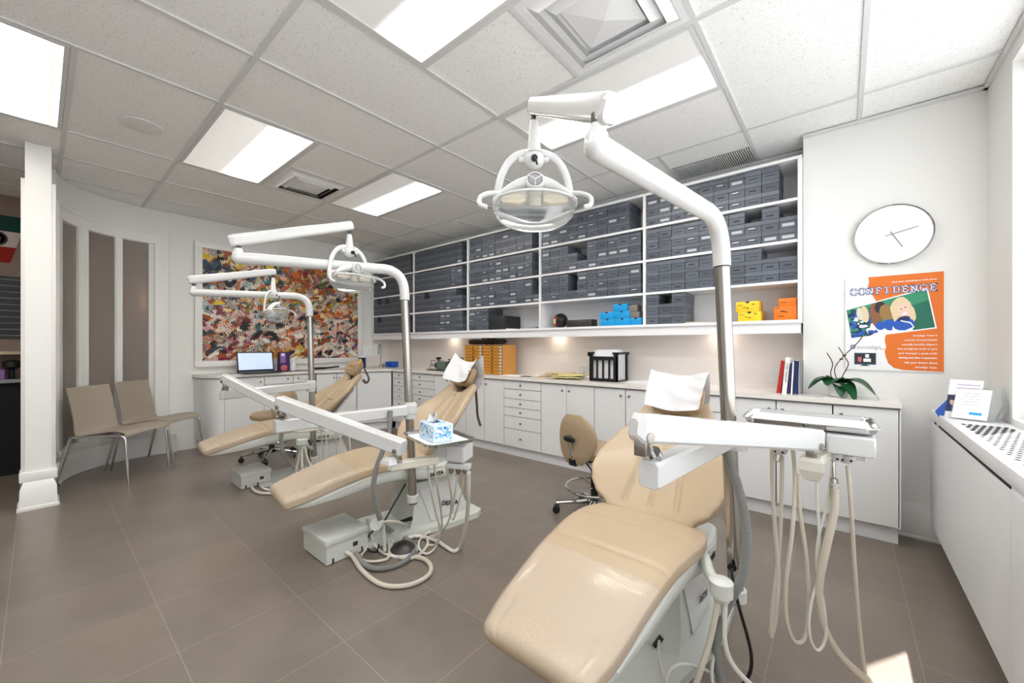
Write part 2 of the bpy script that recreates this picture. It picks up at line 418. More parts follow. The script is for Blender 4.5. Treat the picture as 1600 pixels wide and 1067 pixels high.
b.box(CC[0], -4.66, -0.05, 0.06, 0, CEIL, 'wall')
struct(b, 'wall_curved')
b = MB()
arcbox(b, 165.8, 268, CR-0.02, CR+0.012, ZT, ZT+0.13, 'trim'); arcbox(b, 165.8, 268, CR-0.028, CR-0.014, ZT+0.1, ZT+0.13, 'trim')
arcbox(b, 178, 268, CR+0.0, CR+0.03, ZT-0.005, ZT+0.03, 'trim')
arcbox(b, 165.8, 175.8, CR-0.025, CR+0.03, ZB-0.1, ZT+0.02, 'trim'); arcbox(b, 165.8, 168, CR-0.034, CR-0.02, 0.2, ZT+0.13, 'trim')
for a0, a1 in ((198.2, 203.5), (223.6, 232.5), (253.9, 268)):
    arcbox(b, a0, a1, CR-0.012, CR+0.02, ZB-0.04, ZT+0.02, 'trim', 3)
    arcbox(b, a0+1, a1-1, CR-0.018, CR-0.010, ZB-0.04, ZT+0.02, 'trim', 3)
arcbox(b, 166, 268, CR-0.03, CR+0.05, ZB-0.05, ZB, 'trim')
arcbox(b, 160, 270, CR-0.022, CR, 0, 0.2, 'trim'); arcbox(b, 160, 270, CR-0.028, CR, 0, 0.02, 'trim')
struct(b, 'trim_3')
for i, (a0, a1) in enumerate(((175.8, 198.2), (203.5, 223.6), (232.5, 253.9))):
    b = MB(); arcbox(b, a0-0.5, a1+0.5, CR+0.008, CR+0.016, ZB, ZT, 'frost', 8); struct(b, 'window_%d' % (i+2))
# end column of the curved wall
b = MB()
b.box(-4.75, -4.62, -0.062, 0.066, 0.0, CEIL, 'trim')
b.box(-4.76, -4.635, -0.082, 0.088, 0.26, 2.44, 'trim', 0.003)
b.box(-4.77, -4.60, -0.09, 0.096, 0.2, 0.27, 'trim', 0.004)
b.loft([[Vector(p) for p in ((-4.78, y0-a, z), (x+a, y0-a, z), (x+a, y1+a, z), (-4.78, y1+a, z))] for x, y0, y1, a, z in
    ((-4.60, -0.06, 0.066, 0.04, 0.0), (-4.60, -0.06, 0.066, 0.04, 0.02), (-4.60, -0.06, 0.066, 0.03, 0.025), (-4.60, -0.06, 0.066, 0.026, 0.15), (-4.61, -0.06, 0.066, 0.01, 0.2), (-4.62, -0.06, 0.066, 0.0, 0.215))], 'trim')
struct(b, 'trim_4')
# ceiling light panels
def panel(i0, j0, w, d, name, label, peak=0.76, base=0.008, strength=9.0, width=0.30, col=(255, 252, 246)):
    x0, x1, y0, y1 = gx(i0)+0.014, gx(i0+w)-0.014, gy(j0)+0.014, gy(j0+d)-0.014
    c = ((x0+x1)/2, (y0+y1)/2, CEIL)
    t = thing('ceiling_light', label, 'light', c, 'fluorescent ceiling panels')
    f = MB(); e = 0.02
    f.box(x0, x1, y0, y0+e, CEIL-0.006, CEIL+0.003, 'tgrid'); f.box(x0, x1, y1-e, y1, CEIL-0.006, CEIL+0.003, 'tgrid')
    f.box(x0, x0+e, y0+e, y1-e, CEIL-0.006, CEIL+0.003, 'tgrid'); f.box(x1-e, x1, y0+e, y1-e, CEIL-0.006, CEIL+0.003, 'tgrid'); f.build('frame', t)
    gm = grad_mat('panel_lens_'+name, y1-y0, peak, base, width, strength, col)
    l = MB(); l.box(x0+e, x1-e, y0+e, y1-e, CEIL-0.002, CEIL+0.001, gm); l.build('diffuser', t)
    return t
panel(-2, 0, 2, 1, 'a', 'bright fluorescent panel at the top edge, left of the large square vent', 0.76)
panel(-2, 2, 2, 1, 'b', 'large fluorescent panel behind the near lamp arm, over the shelves', 0.70)
panel(-6, 0, 2, 1, 'c', 'fluorescent panel next to the small dark-slotted vent', 0.74, base=0.02)
panel(-6, 2, 2, 1, 'd', 'fluorescent panel farthest back, above the second dental chair', 0.72, base=0.01)
panel(-6, -2, 2, 1, 'e', 'fluorescent panel in the top left corner above the white column', 0.5, base=0.2, width=0.45, strength=4.0)
for i0, j0 in ((-6, -4), (-2, -2)): panel(i0, j0, 2, 1, 'f%d' % -i0, 'unseen fluorescent panel added for light behind the viewer, %s' % ('towards the office side' if i0 < -3 else 'towards the window'), 0.5, base=0.3, strength=7)  # unseen panels added for lighting, outside the view
# square four way air diffuser
def diffuser(i0, j0, name, label, m='vent', dark=False):
    x0, y0 = gx(i0)+0.012, gy(j0)+0.012; s = G-0.024; cx, cy = x0+s/2, y0+s/2
    t = thing(name, label, 'vent', (cx, cy, CEIL))
    f = MB(); e = 0.035 if not dark else 0.05
    for a in (0, 1):
        f.box(x0, x0+s, y0+a*(s-e), y0+a*(s-e)+e, CEIL-0.003, CEIL+0.003, m); f.box(x0+a*(s-e), x0+a*(s-e)+e, y0+e, y0+s-e, CEIL-0.003, CEIL+0.003, m)
    f.box(x0+e, x0+s-e, y0+e, y0+s-e, CEIL+0.003, CEIL+0.0039, 'dark' if dark else 'vent'); f.build('frame', t)
    h0 = s/2-e
    for k, (ho, hi) in enumerate(((1.0, 0.82), (0.76, 0.6))):
        v = MB(); O = [(cx+sx*h0*ho, cy+sy*h0*ho, CEIL+0.002) for sx, sy in ((-1, -1), (1, -1), (1, 1), (-1, 1))]
        I = [(cx+sx*h0*hi, cy+sy*h0*hi, CEIL-0.022-0.004*k) for sx, sy in ((-1, -1), (1, -1), (1, 1), (-1, 1))]
        v.add(O+I, [(i, (i+1) % 4, 4+(i+1) % 4, 4+i) for i in range(4)], m); v.build('louvre', t, smooth=0)
    v = MB(); I = [(cx+sx*h0*0.55, cy+sy*h0*0.55, CEIL-0.012) for sx, sy in ((-1, -1), (1, -1), (1, 1), (-1, 1))]+[(cx, cy, CEIL-0.034)]
    v.add(I, [(0, 1, 4), (1, 2, 4), (2, 3, 4), (3, 0, 4)], m); v.build('centre_cone', t, smooth=0)
    return t
diffuser(-1, 1, 'air_vent', 'large white square air vent at the top, between two light panels')
diffuser(-6, 1, 'air_vent', 'small ceiling vent with dark slots between the two farther light panels', 'vent', True)
def grille(i0, j0, i1, j1, label):
    x0, x1, y0, y1 = gx(i0)+0.012, gx(i1)-0.012, gy(j0), gy(j1)
    t = thing('air_grille', label, 'vent', ((x0+x1)/2, (y0+y1)/2, CEIL))
    f = MB(); f.box(x0, x1, y0, y1, CEIL+0.001, CEIL+0.0035, 'dark'); f.build('backing', t)
    f = MB(); n = 38
    for k in range(n): x = x0+(x1-x0)*(k+0.5)/n; f.box(x-0.0035, x+0.0035, y0, y1, CEIL-0.006, CEIL+0.001, 'vent')
    f.build('slats', t)
grille(-1, 4.5, 0, 4.96, 'slatted return grille above the right end of the box shelves')
grille(-8, 4.5, -7, 4.96, 'dark slatted grille above the left end of the box shelves')
b = MB(); c = (gx(-5.17), gy(-0.44), CEIL)
b.lathe([(0.001, -0.006), (0.098, -0.006), (0.1, -0.004)], 'grey_spk' if 'grey_spk' in M else 'vent', 40, c); b.lathe([(0.1, -0.008), (0.112, -0.006), (0.114, 0)], 'trim', 40, c)
tag(b.build('ceiling_speaker', origin=c), 'round ceiling speaker between the corner light and the next panel', 'speaker')
# ================================================================== WALL SHELVES
SF = 3.444; SZ = [1.39, 1.672, 1.961, 2.256]; STOP = 2.548
DIV = [-5.80, -4.719, -3.606, -2.495, -1.376+0.04-0.04, -0.226]
DIV[4] = -1.356
t = thing('wall_shelf_unit', 'long white open shelf unit full of grey boxes above the counter', 'shelving', ((-5.8-0.226)/2, SF, 1.37))
for k, x in enumerate(DIV):
    c0 = x-0.011 if k < 5 else x-0.024
    b = MB(); b.box(c0, c0+0.022 if k < 5 else x, SF, YS-0.014, 1.3905, STOP-0.0205, 'shelf'); b.build('divider', t)
b = MB(); b.box(-5.80, -0.226, SF, YS-0.001, STOP-0.02, STOP, 'shelf'); b.build('top_panel', t)
for k, z in enumerate(SZ[1:]):
    for q in range(5):
        b = MB(); b.box(DIV[q]+0.012, DIV[q+1]-(0.012 if q < 4 else 0.025), SF+0.002, YS-0.014, z-0.02, z, 'shelf'); b.build('shelf_board', t)
b = MB(); b.box(-5.80, -0.226, SF-0.003, YS-0.001, 1.367, 1.39, 'shelf', 0.001); b.build('bottom_board', t)
b = MB(); b.box(-5.79, -0.24, YS-0.013, YS-0.001, 1.39, STOP-0.02, 'shelf'); b.build('back_panel', t)
b = MB(); b.box(-5.80, -0.236, SF+0.014, SF+0.034, 1.294, 1.367, 'shelf'); b.box(-0.256, -0.236, SF+0.034, YS, 1.294, 1.367, 'shelf'); b.build('light_rail', t)
# backsplash
b = MB(); b.box(XL, -0.224, YS-0.008, YS, 0.86, 1.367, 'splash'); struct(b, 'trim_5')
b = MB(); b.box(XL, XL+0.008, 3.30, YS-0.008, 0.86, 1.30, 'splash'); struct(b, 'trim_6')
# puck lights under the shelves
for x, lab in ((-4.2, 'small round light glowing under the shelves, left of the wooden drawers'), (-2.45, 'small round light glowing under the shelves, above the envelopes'), (-0.8, 'small round light under the shelves near the books')):
    c = (x, 3.66, 1.366)
    pt = thing('undershelf_light', lab, 'light', c)
    q = MB(); q.lathe([(0.03, -0.012), (0.034, -0.01), (0.034, 0)], 'trim', 20, c); q.build('rim', pt)
    ld = bpy.data.lights.new('puck', 'AREA'); ld.shape = 'DISK'; ld.size = 0.05; ld.energy = 0.6; ld.color = (1.0, 0.84, 0.68)
    lo = bpy.data.objects.new('bulb', ld); COL.objects.link(lo); lo.parent = pt; lo.location = (0, 0.02, -0.015)
# ================================================================== BOXES ON THE SHELVES
BW, BH, BD = 0.1085, 0.0865, 0.27; BP = 0.1108
def box_parts(kind):
    body = MB(); body.box(-BW/2+0.0015, BW/2-0.0015, 0.002, BD-0.002, 0.002, BH-0.002, 'boxgrey')
    w = 0.03
    if kind == 0: body.box(-w, w, 0.0008, 0.003, BH*0.30, BH*0.36, 'slot')
    elif kind == 1: body.box(-w-0.006, w+0.006, 0.0008, 0.003, BH*0.22, BH*0.46, 'label')
    elif kind == 2: body.box(-w, w, 0.0008, 0.003, BH*0.30, BH*0.36, 'slot'); body.box(-w, w*0.4, 0.0008, 0.003, BH*0.4, BH*0.5, 'label')
    else: body.box(-w+0.004, w-0.01, 0.0008, 0.003, BH*0.26, BH*0.38, 'slot')
    body.box(-BW/2+0.0015, BW/2-0.0015, 0.0012, 0.003, BH-0.0345, BH-0.031, 'slot')
    lid = MB(); lid.box(-BW/2, BW/2, 0, BD, BH-0.031, BH, 'boxgrey2', 0.0006)
    return body, lid
KB = []
BG = 'slate grey boxes on the wall shelves'
ROWN = ('bottom', 'middle', 'top'); SHN = ('lowest', 'second', 'third', 'top'); ORD = ('first', 'second', 'third', 'fourth', 'fifth', 'sixth', 'seventh', 'eighth', 'ninth', 'tenth')
BAYN = ('leftmost', 'second', 'middle', 'fourth', 'rightmost')
# heights of the stacks, bay (0 left .. 4 right), shelf (0 low .. 3 top), ten columns
ST = {(4, 3): [3]*9+[0], (4, 2): [3, 3, 3, 3, 3, 3, 3, 2, 3, 2], (4, 1): [3]*8+[2, 2], (4, 0): [3, 2, 3],
      (3, 3): [3]*9+[0], (3, 2): [3, 3, 3, 2, 1, 3, 3, 3, 3, 3], (3, 1): [3, 3, 3, 1, 3, 3, 3, 3, 3, 3],
      (2, 3): [3]*9+[0], (2, 2): [3]*9+[0], (2, 1): [3]*9+[1], (2, 0): [3, 3, 3],
      (1, 3): [3]*9+[0], (1, 2): [3]*9+[0], (1, 1): [3, 3, 2, 3, 3, 3, 3, 3, 2, 0], (1, 0): [3]*9+[0],
      (0, 3): [3]*9+[0], (0, 2): [3]*10, (0, 1): [3, 2, 3, 2, 3, 3, 3, 3, 3, 3], (0, 0): [3, 2, 3, 3, 3, 3, 3, 3, 0, 0]}
allb = []
for (q, s), cols in ST.items():
    for c, n in enumerate(cols):
        for r in range(n): allb.append((q, s, c, r))
def bpos(q, s, c, r): return Vector((DIV[q]+0.013+BP*0.49+BP*0.985*c, SF+0.012, SZ[s]+BH*1.004*r+0.0005))
allb.sort(key=lambda k: bpos(*k).length)
near, far = allb[:294], allb[294:]
rb = random.Random(3)
for i, (q, s, c, r) in enumerate(near):
    kind = rb.choice((0, 0, 2, 1, 3)) if s >= 2 or q < 4 else rb.choice((0, 0, 0, 3))
    p = bpos(q, s, c, r)+Vector((rb.uniform(-0.0012, 0.0012), rb.uniform(0, 0.008), 0))
    if kind not in dict(KB):
        body, lid = box_parts(kind)
        th = thing('storage_box', '', 'box', (0, 0, 0)); body.build('box_body', th, smooth=0); lid.build('lid', th, smooth=0); KB.append((kind, th)); o = th
    else: o = copy_tree(dict(KB)[kind])
    o.location = p
    tag(o, 'slate grey box, %s bay, %s shelf, %s column from the left, %s of its stack' % (BAYN[q], SHN[s], ORD[c], ROWN[r]), 'box', BG)
b = MB()
for (q, s, c, r) in far:
    p = bpos(q, s, c, r); b.T = Matrix.Translation(p)
    b.box(-BW/2+0.0015, BW/2-0.0015, 0.002, BD-0.002, 0.002, BH-0.002, 'boxgrey'); b.box(-BW/2, BW/2, 0, BD, BH-0.031, BH, 'boxgrey2')
    b.box(-0.03, 0.03, 0.0008, 0.003, BH*0.30, BH*0.36, 'slot'); b.box(-BW/2+0.0015, BW/2-0.0015, 0.0012, 0.003, BH-0.0345, BH-0.031, 'slot')
b.T = Matrix.Identity(4)
tag(b.build('storage_boxes', smooth=0), 'remaining slate grey boxes filling the two leftmost bays of the shelves', 'boxes', kind='stuff')
def simple_box(name, x0, x1, y0, d, z0, h, m, label, cat='box', group=None, lidh=0.0, notch=False, txt=None):
    t = thing(name, label, cat, ((x0+x1)/2, y0+d/2, z0), group)
    q = MB(); q.box(x0, x1, y0, y0+d, z0, z0+h, m, 0.001)
    if notch:
        q.add([((x0+x1)/2+0.014*math.cos(R(a)), y0-0.0008, z0+h-0.014*abs(math.sin(R(a)))) for a in range(180, 361, 20)], [tuple(range(10))], 'slot')
    q.build('box_body', t)
    if lidh: q = MB(); q.box(x0-0.0015, x1+0.0015, y0-0.0015, y0+d+0.0015, z0+h-lidh, z0+h+0.001, m); q.build('lid', t)
    if txt:
        q = MB()
        for (wd_, sz, dx, dz) in txt: q.box(x0+dx, x0+dx+wd_, y0-0.0022, y0-0.0015, z0+dz, z0+dz+sz, 'printink')
        q.build('printing', t, smooth=0)
    return t
Z0 = SZ[0]
def px_x(x, Y): return onY(x, 400, Y).x
# blue boxes, fourth bay
fy = SF+0.02
xs = [px_x(v, fy) for v in (938, 960, 984, 1002.5)]
hb = 0.066
bl = [(xs[0], xs[1], 0, 'bright blue box, lower left of the blue pile'), (xs[1]+0.002, xs[2], 0, 'bright blue box, bottom middle of the blue pile'), (xs[2]+0.003, xs[3], 0, 'bright blue box at the lower right of the blue pile'),
      (xs[0]-0.006, xs[1]-0.006, 1, 'bright blue box, upper left of the blue pile'), (xs[1]-0.003, xs[2]-0.006, 1, 'bright blue box in the centre of the blue pile'), (px_x(958, fy), px_x(980, fy), 2, 'single bright blue box on top of the blue pile')]
for x0, x1, r, lab in bl: simple_box('storage_box', x0, x1, fy, 0.11, Z0+r*(hb+0.0012), hb, 'bluebox', lab, group='bright blue boxes', notch=True)
simple_box('storage_box', px_x(984, fy+.02), px_x(999, fy+.02), fy+0.014, 0.1, Z0+hb+0.0012, hb*0.8, 'brownbox', 'small brown-grey box standing on a blue box, lower one')
simple_box('storage_box', px_x(982, fy+.02), px_x(996, fy+.02), fy+0.014, 0.1, Z0+hb*1.8+0.003, hb*0.95, 'brownbox', 'small brown-grey box beside the top blue box')
simple_box('storage_box', px_x(885, SF+.05), px_x(924, SF+.05), SF+0.05, 0.12, Z0, 0.075, M['brownbox'] if 0 else 'darkmetal', 'flat dark grey box beside the dark helmet-shaped head')
# dark round head / helmet
hc = Vector((px_x(876, SF+.13), SF+0.13, Z0+0.079))
t = thing('helmet', 'small black and red round helmet on the lowest shelf', 'helmet', (hc.x, hc.y, Z0))
b = MB(); b.ball(hc, 0.078, 'black', (1, 1, 1.0), 24); b.build('helmet_shell', t)
b = MB(); b.T = Matrix.Translation(hc) @ Matrix.Rotation(R(-12), 4, 'Z')
b.poly([(0.04*math.cos(a)*1.05-0.01, -0.074+0.02*abs(math.cos(a)), 0.05*math.sin(a)-0.005) for a in [R(v) for v in range(0, 360, 30)]], 'red', 0.006, (0, -1, 0))
b.poly([(-0.035, -0.076, 0.012), (0.008, -0.081, 0.02), (0.012, -0.081, -0.025), (-0.018, -0.077, -0.05)], M['blond'], 0.004, (0, -1, 0)); b.build('face_plate', t, smooth=0)
# orange and yellow boxes, right bay
M['printink'] = mat('brown_print_ink', (120, 70, 20), 0.6)
TY = [(0.03, 0.004, 0.012, 0.05), (0.025, 0.004, 0.045, 0.03), (0.008, 0.011, 0.075, 0.02), (0.018, 0.006, 0.105, 0.052)]
yy = SF+0.02
x0, x1 = px_x(1152, yy), px_x(1186, yy); simple_box('storage_box', x0+0.005, x1+0.012, yy, 0.2, Z0, 0.072, 'yellowbox', 'bright yellow box, lower of two', group='yellow boxes', notch=True, txt=TY)
simple_box('storage_box', x0-0.008, x1, yy, 0.19, Z0+0.073, 0.078, 'yellowbox', 'bright yellow box, upper of two', group='yellow boxes', notch=True, txt=TY)
TO = [(0.03, 0.004, 0.008, 0.086), (0.03, 0.010, 0.04, 0.058), (0.016, 0.006, 0.07, 0.054), (0.035, 0.005, 0.025, 0.026)]
x0, x1 = px_x(1209, yy), -0.256; simple_box('storage_box', x0, x1, yy, 0.22, Z0, 0.1, 'orangebox', 'large orange box at the right end of the lowest shelf', txt=TO)
simple_box('storage_box', x0+0.03, x1-0.002, yy+0.01, 0.14, Z0+0.101, 0.058, 'orangebox', 'small orange box lying on the large orange box', txt=[(0.035, 0.005, 0.012, 0.025)])
def sheet(name, pts, z, th, m, label, cat='papers', group=None):
    q = MB(); q.poly([(p[0], p[1], z) for p in pts], m, th); c = (sum(p[0] for p in pts)/len(pts), sum(p[1] for p in pts)/len(pts), z)
    return tag(q.build(name, origin=c, smooth=0), label, cat, group)
def rect(cx, cy, w, d, a=0):
    c, s = math.cos(R(a)), math.sin(R(a))
    return [(cx+u*c-v*s, cy+u*s+v*c) for u, v in ((-w/2, -d/2), (w/2, -d/2), (w/2, d/2), (-w/2, d/2))]
x = px_x(1086, SF+.1); sheet('paper_stack', rect(x, SF+0.12, 0.2, 0.14, 8), Z0+0.0005, 0.012, 'manila2', 'flat papers on the lowest shelf next to the grey boxes of the right bay')
x = px_x(790, SF+.1); sheet('paper_stack', rect(x-0.02, SF+0.12, 0.22, 0.15, -6), Z0+0.0005, 0.012, 'paper2', 'thin white papers on the lowest shelf right of the dark boxes')
x = px_x(828, SF+.1); sheet('paper_stack', rect(x, SF+0.14, 0.2, 0.16, 3), Z0+0.0005, 0.02, 'grey', 'grey flat folder on the lowest shelf in the middle bay')
simple_box('storage_box', px_x(766, SF+.03), px_x(790, SF+.03), SF+0.02, 0.28, Z0, 0.16, 'slot', 'dark blue-grey deep box lying at the end of the lowest stacks')
# ================================================================== CABINETS AND WORKTOP
CT = 0.866; ZT0 = 0.828; ZBOT = 0.108
def run_T(P, Q):
    P, Q = Vector((*P, 0)), Vector((*Q, 0)); X = (Q-P).normalized(); Y = Vector((-X.y, X.x, 0))
    T = Matrix((X, Y, Vector((0, 0, 1)))).transposed().to_4x4(); T.translation = P
    return T, (Q-P).length
def knob(bb, x, z):
    bb.T = bb.T0 @ Matrix.Translation((x, 0, z)) @ Matrix.Rotation(R(90), 4, 'X')
    bb.lathe([(0.004, 0), (0.004, 0.012), (0.010, 0.014), (0.010, 0.022), (0.006, 0.024)], 'knob', 12); bb.T = bb.T0
def cabinet(P, Q, depth, label, layout, name='base_cabinet', group='white base cabinets'):
    """layout: list of (x0, x1, kind, ...) as fractions of the width; fronts 18 mm thick"""
    T, L = run_T(P, Q); c = T @ Vector((L/2, depth/2, 0))
    t = thing(name, label, 'cabinet', (c.x, c.y, 0), group)
    b = MB(); b.T = T; b.box(0.001, L-0.001, 0.019, depth, ZBOT, ZT0-0.003, 'cab_gap_shade'); b.build('carcass', t, smooth=0)
    b = MB(); b.T = T; b.box(0.001, L-0.001, 0.049, depth, 0, ZBOT, 'shelf'); b.build('toe_kick', t, smooth=0)
    for f0, f1, z0, z1, kx, kz, kind in layout:
        x0, x1 = f0*L+0.0034, f1*L-0.0034
        b = MB(); b.T = T; b.box(x0, x1, 0, 0.018, z0+0.003, z1-0.003, 'cab', 0.0008); d = b.build(kind, t, smooth=0)
        b = MB(); b.T = T; b.T0 = T; knob(b, x0+(x1-x0)*kx if kx >= 0 else x1+kx, kz); b.build('knob', d)
    return t
def doors2(z0=ZBOT, z1=ZT0-0.004):
    return [(0, .5, z0, z1, 0.88, z1-0.06, 'door'), (.5, 1, z0, z1, 0.12, z1-0.06, 'door')]
def drawers(fr):
    out = []; z = ZT0-0.004; tot = z-ZBOT; s = sum(fr)
    for f in fr:
        h = tot*f/s; out.append((0, 1, z-h, z, 0.48, z-h/2, 'drawer')); z -= h
    return out
FY = 3.30; D6 = (.128, .145, .13, .13, .19, .27)
cabinet((-5.02, FY), (-4.638, FY), YS-FY, 'narrow white drawer cabinet in the far corner, behind the second pole', drawers(D6))
cabinet((-4.638, FY), (-4.073, FY), YS-FY, 'white drawer cabinet right of the middle pole', drawers(D6))
cabinet((-4.073, FY), (-3.479, FY), YS-FY, 'white two-door cabinet under the grey-green machine', doors2())
cabinet((-3.479, FY), (-2.876, FY), YS-FY, 'white two-door cabinet under the wooden drawer chests', doors2())
cabinet((-2.876, FY), (-2.374, FY), YS-FY, 'white six-drawer cabinet right of the wooden drawer chests', drawers(D6))
cabinet((-2.374, FY), (-1.769, FY), YS-FY, 'white two-door cabinet under the manila envelopes', doors2())
cabinet((-1.769, FY), (-1.162, FY), YS-FY, 'white two-door cabinet right of the black file rack', doors2())
cabinet((-1.162, FY), (-0.67, FY), YS-FY, 'white cabinet with a top drawer, behind the nearest chair headrest', [(0, 1, 0.70, ZT0-0.004, 0.5, 0.76, 'drawer'), (0, 1, ZBOT, 0.70, 0.88, 0.64, 'door')])
cabinet((-0.67, FY), (-0.055, FY), YP-FY-0.001, 'white two-door cabinet behind the nearest instrument tray', doors2())
lastcab = cabinet((-0.055, FY), (0.254, FY), YP-FY-0.001, 'white single-door cabinet at the right end of the counter', [(0, 1, ZBOT, ZT0-0.004, 0.13, ZT0-0.06, 'door')])
b = MB(); b.box(0.2545, 0.262, FY+0.0, YP-0.001, ZBOT, ZT0-0.003, 'cab'); b.build('end_panel', lastcab)
XW = -5.45
def yw(x): return onX(x, 590, XW).y
ys = [yw(v) for v in (350.5, 413, 456, 493)]
def cabw(y0, y1, label, layout): return cabinet((XW, y0), (XW, y1), XW-XL-0.001 if 0 else (XW-XL-0.001), label, layout)
# the west run faces +X: walk it so that the depth goes to -X
def west(y0, y1, label, layout):
    return cabinet((XW, y0), (XW, y1), XW-XL-0.001, label, layout)
west(ys[0], ys[1], 'white cabinet door left of the laptop, behind the far footrest', [(0, 1, ZBOT, ZT0-0.004, 0.9, 0.76, 'door')])
west(ys[1], ys[3], 'white cabinet with two top drawers under the laptop and purple carton', [(0, .54, 0.72, ZT0-0.004, 0.8, 0.78, 'drawer'), (.54, 1, 0.72, ZT0-0.004, 0.2, 0.78, 'drawer'), (0, .54, ZBOT, 0.72, 0.9, 0.66, 'door'), (.54, 1, ZBOT, 0.72, 0.1, 0.66, 'door')])
PD, QD = Vector((XW, ys[3]+0.01)), Vector((-5.03, 3.29)); md = PD.lerp(QD, 0.52)
cabinet(PD, md, 0.2, 'white slanted two-door cabinet right of the farthest pole', doors2())
cabinet(md, QD, 0.2, 'white slanted cabinet with one wide door below the tap', [(0, 1, ZBOT, ZT0-0.004, 0.06, 0.76, 'door')])
# rounded left end
t = thing('curved_cabinet_end', 'white rounded cabinet end near the back left wall', 'cabinet', (-5.65, 1.35, 0))
def endarc(off, n=10):
    return [Vector((XL+0.001+(XW-XL+off)*math.sin(a), ys[0]-(0.2+off)*math.cos(a)+0.0, 0)) for a in [math.pi/2*k/n for k in range(n+1)]]
b = MB(); o = endarc(0); i_ = endarc(-0.05)
b.loft([[p+Vector((0, 0, ZBOT)), p+Vector((0, 0, ZT0-0.003)), Vector((XL+0.001, ys[0], ZT0-0.003)), Vector((XL+0.001, ys[0], ZBOT))] for p in o], 'cab'); b.build('curved_panel', t)
b = MB(); b.loft([[p, p+Vector((0, 0, ZBOT)), Vector((XL+0.001, ys[0], ZBOT)), Vector((XL+0.001, ys[0], 0))] for p in i_], 'shelf'); b.build('toe_kick', t)
# worktop
ov = 0.018
outer = [(p.x, p.y) for p in endarc(ov)]+[(XW+ov, ys[3]), (QD.x+ov, FY-ov), (0.264, FY-ov), (0.264, YP-0.001), (-0.225, YP-0.001), (-0.225, YS-0.009), (XL+0.009, YS-0.009), (XL+0.001, 3.3), (XL+0.001, ys[0])]
b = MB(); b.poly([(x, y, ZT0+0.004) for x, y in outer], 'counter', CT-ZT0-0.004)
inn = [(p.x, p.y) for p in endarc(ov-0.006)]+[(XW+ov-0.006, ys[3]), (QD.x+ov-0.006, FY-ov+0.006), (0.258, FY-ov+0.006), (0.258, YP-0.001), (-0.225, YP-0.001), (-0.225, YS-0.01), (XL+0.009, YS-0.01), (XL+0.001, 3.3), (XL+0.001, ys[0])]
b.poly([(x, y, ZT0-0.006) for x, y in inn], 'cedge', 0.011)
wt = b.build('worktop', origin=(-2.5, 3.5, ZT0), smooth=0); tag(wt, 'long white worktop running along the shelf wall and the painting wall', 'worktop')
# ------------------------------------------------------------------ things on the worktop
def on_ct(x, y): p = onZ(x, y, CT); return p.x, p.y
CE = CT+0.0006
# wooden drawer chests
wy = 3.41
for x0, x1, lab in ((onY(726, 560, wy).x, onY(753.5, 560, wy).x, 'golden wooden chest of thin drawers, left one of the pair'), (onY(754, 560, wy).x, onY(785, 560, wy).x, 'golden wooden chest of thin drawers, right one with the bare side')):
    t = thing('drawer_chest', lab, 'drawers', ((x0+x1)/2, wy+0.12, CT), 'wooden drawer chests'); hh = 0.345
    b = MB(); b.box(x0, x1-0.001, wy+0.006, wy+0.25, CE, CE+hh, 'wood2'); b.box(x0+0.004, x1-0.005, wy+0.004, wy+0.007, CE+0.004, CE+hh-0.004, 'dark'); b.build('case', t, smooth=0)
    for k in range(9):
        z0 = CE+0.006+k*(hh-0.012)/9; h = (hh-0.012)/9-0.004
        b = MB(); b.box(x0+0.006, x1-0.007, wy, wy+0.006, z0, z0+h, 'wood', 0.0008); d = b.build('drawer', t, smooth=0)
        b = MB(); b.box((x0+x1)/2-0.009, (x0+x1)/2+0.009, wy-0.008, wy, z0+h*0.3, z0+h*0.7, 'black'); b.build('pull', d, smooth=0)
        b = MB(); b.box(x1-0.046, x1-0.012, wy-0.001, wy, z0+0.004, z0+h-0.004, 'label'); b.build('tag', d, smooth=0)
WX0, WX1 = onY(726, 560, wy).x, onY(785, 560, wy).x; WT = CE+0.346
# black gear on the chests
t = thing('camera_bag', 'low black bag lying on top of the wooden drawer chests', 'bag', (WX1-0.3, wy+0.1, WT))
b = MB(); b.loft([[Vector((WX1-0.62+k*0.075, wy+0.12+0.075*math.cos(a)*(0.8+0.2*math.sin(k)), WT+0.003+max(0, 0.026+0.026*math.sin(a)*(1+0.25*math.sin(k*1.7)))+(0.02 if k > 3 else 0.008)*(1+math.sin(a))/2)) for a in [2*math.pi*j/14 for j in range(14)]] for k in range(8)], 'black'); b.build('bag_body', t)
b = MB(); b.tube(spline([(WX1-0.66, wy+0.1, WT+0.02), (WX1-0.6, wy+0.06, WT+0.03), (WX1-0.5, wy+0.05, WT+0.04), (WX1-0.3, wy+0.04, WT+0.06), (WX1-0.1, wy+0.06, WT+0.05)], 6), 0.007, 'black', 6); b.build('strap', t)
t = thing('tripod_bracket', 'black upright bracket standing on the left wooden chest', 'bracket', (WX0+0.28, wy+0.1, WT))
b = MB(); b.bar((WX0+0.30, wy+0.09, WT+0.004), (WX0+0.22, wy+0.09, WT+0.088), 0.02, 0.024, 'black', 0.002); b.bar((WX0+0.36, wy+0.09, WT+0.004), (WX0+0.31, wy+0.09, WT+0.088), 0.02, 0.018, 'black', 0.002); b.build('upright', t)
b = MB(); b.box(WX0+0.20, WX0+0.33, wy+0.08, wy+0.1, WT+0.075, WT+0.088, 'black', 0.002); b.build('crossbar', t)
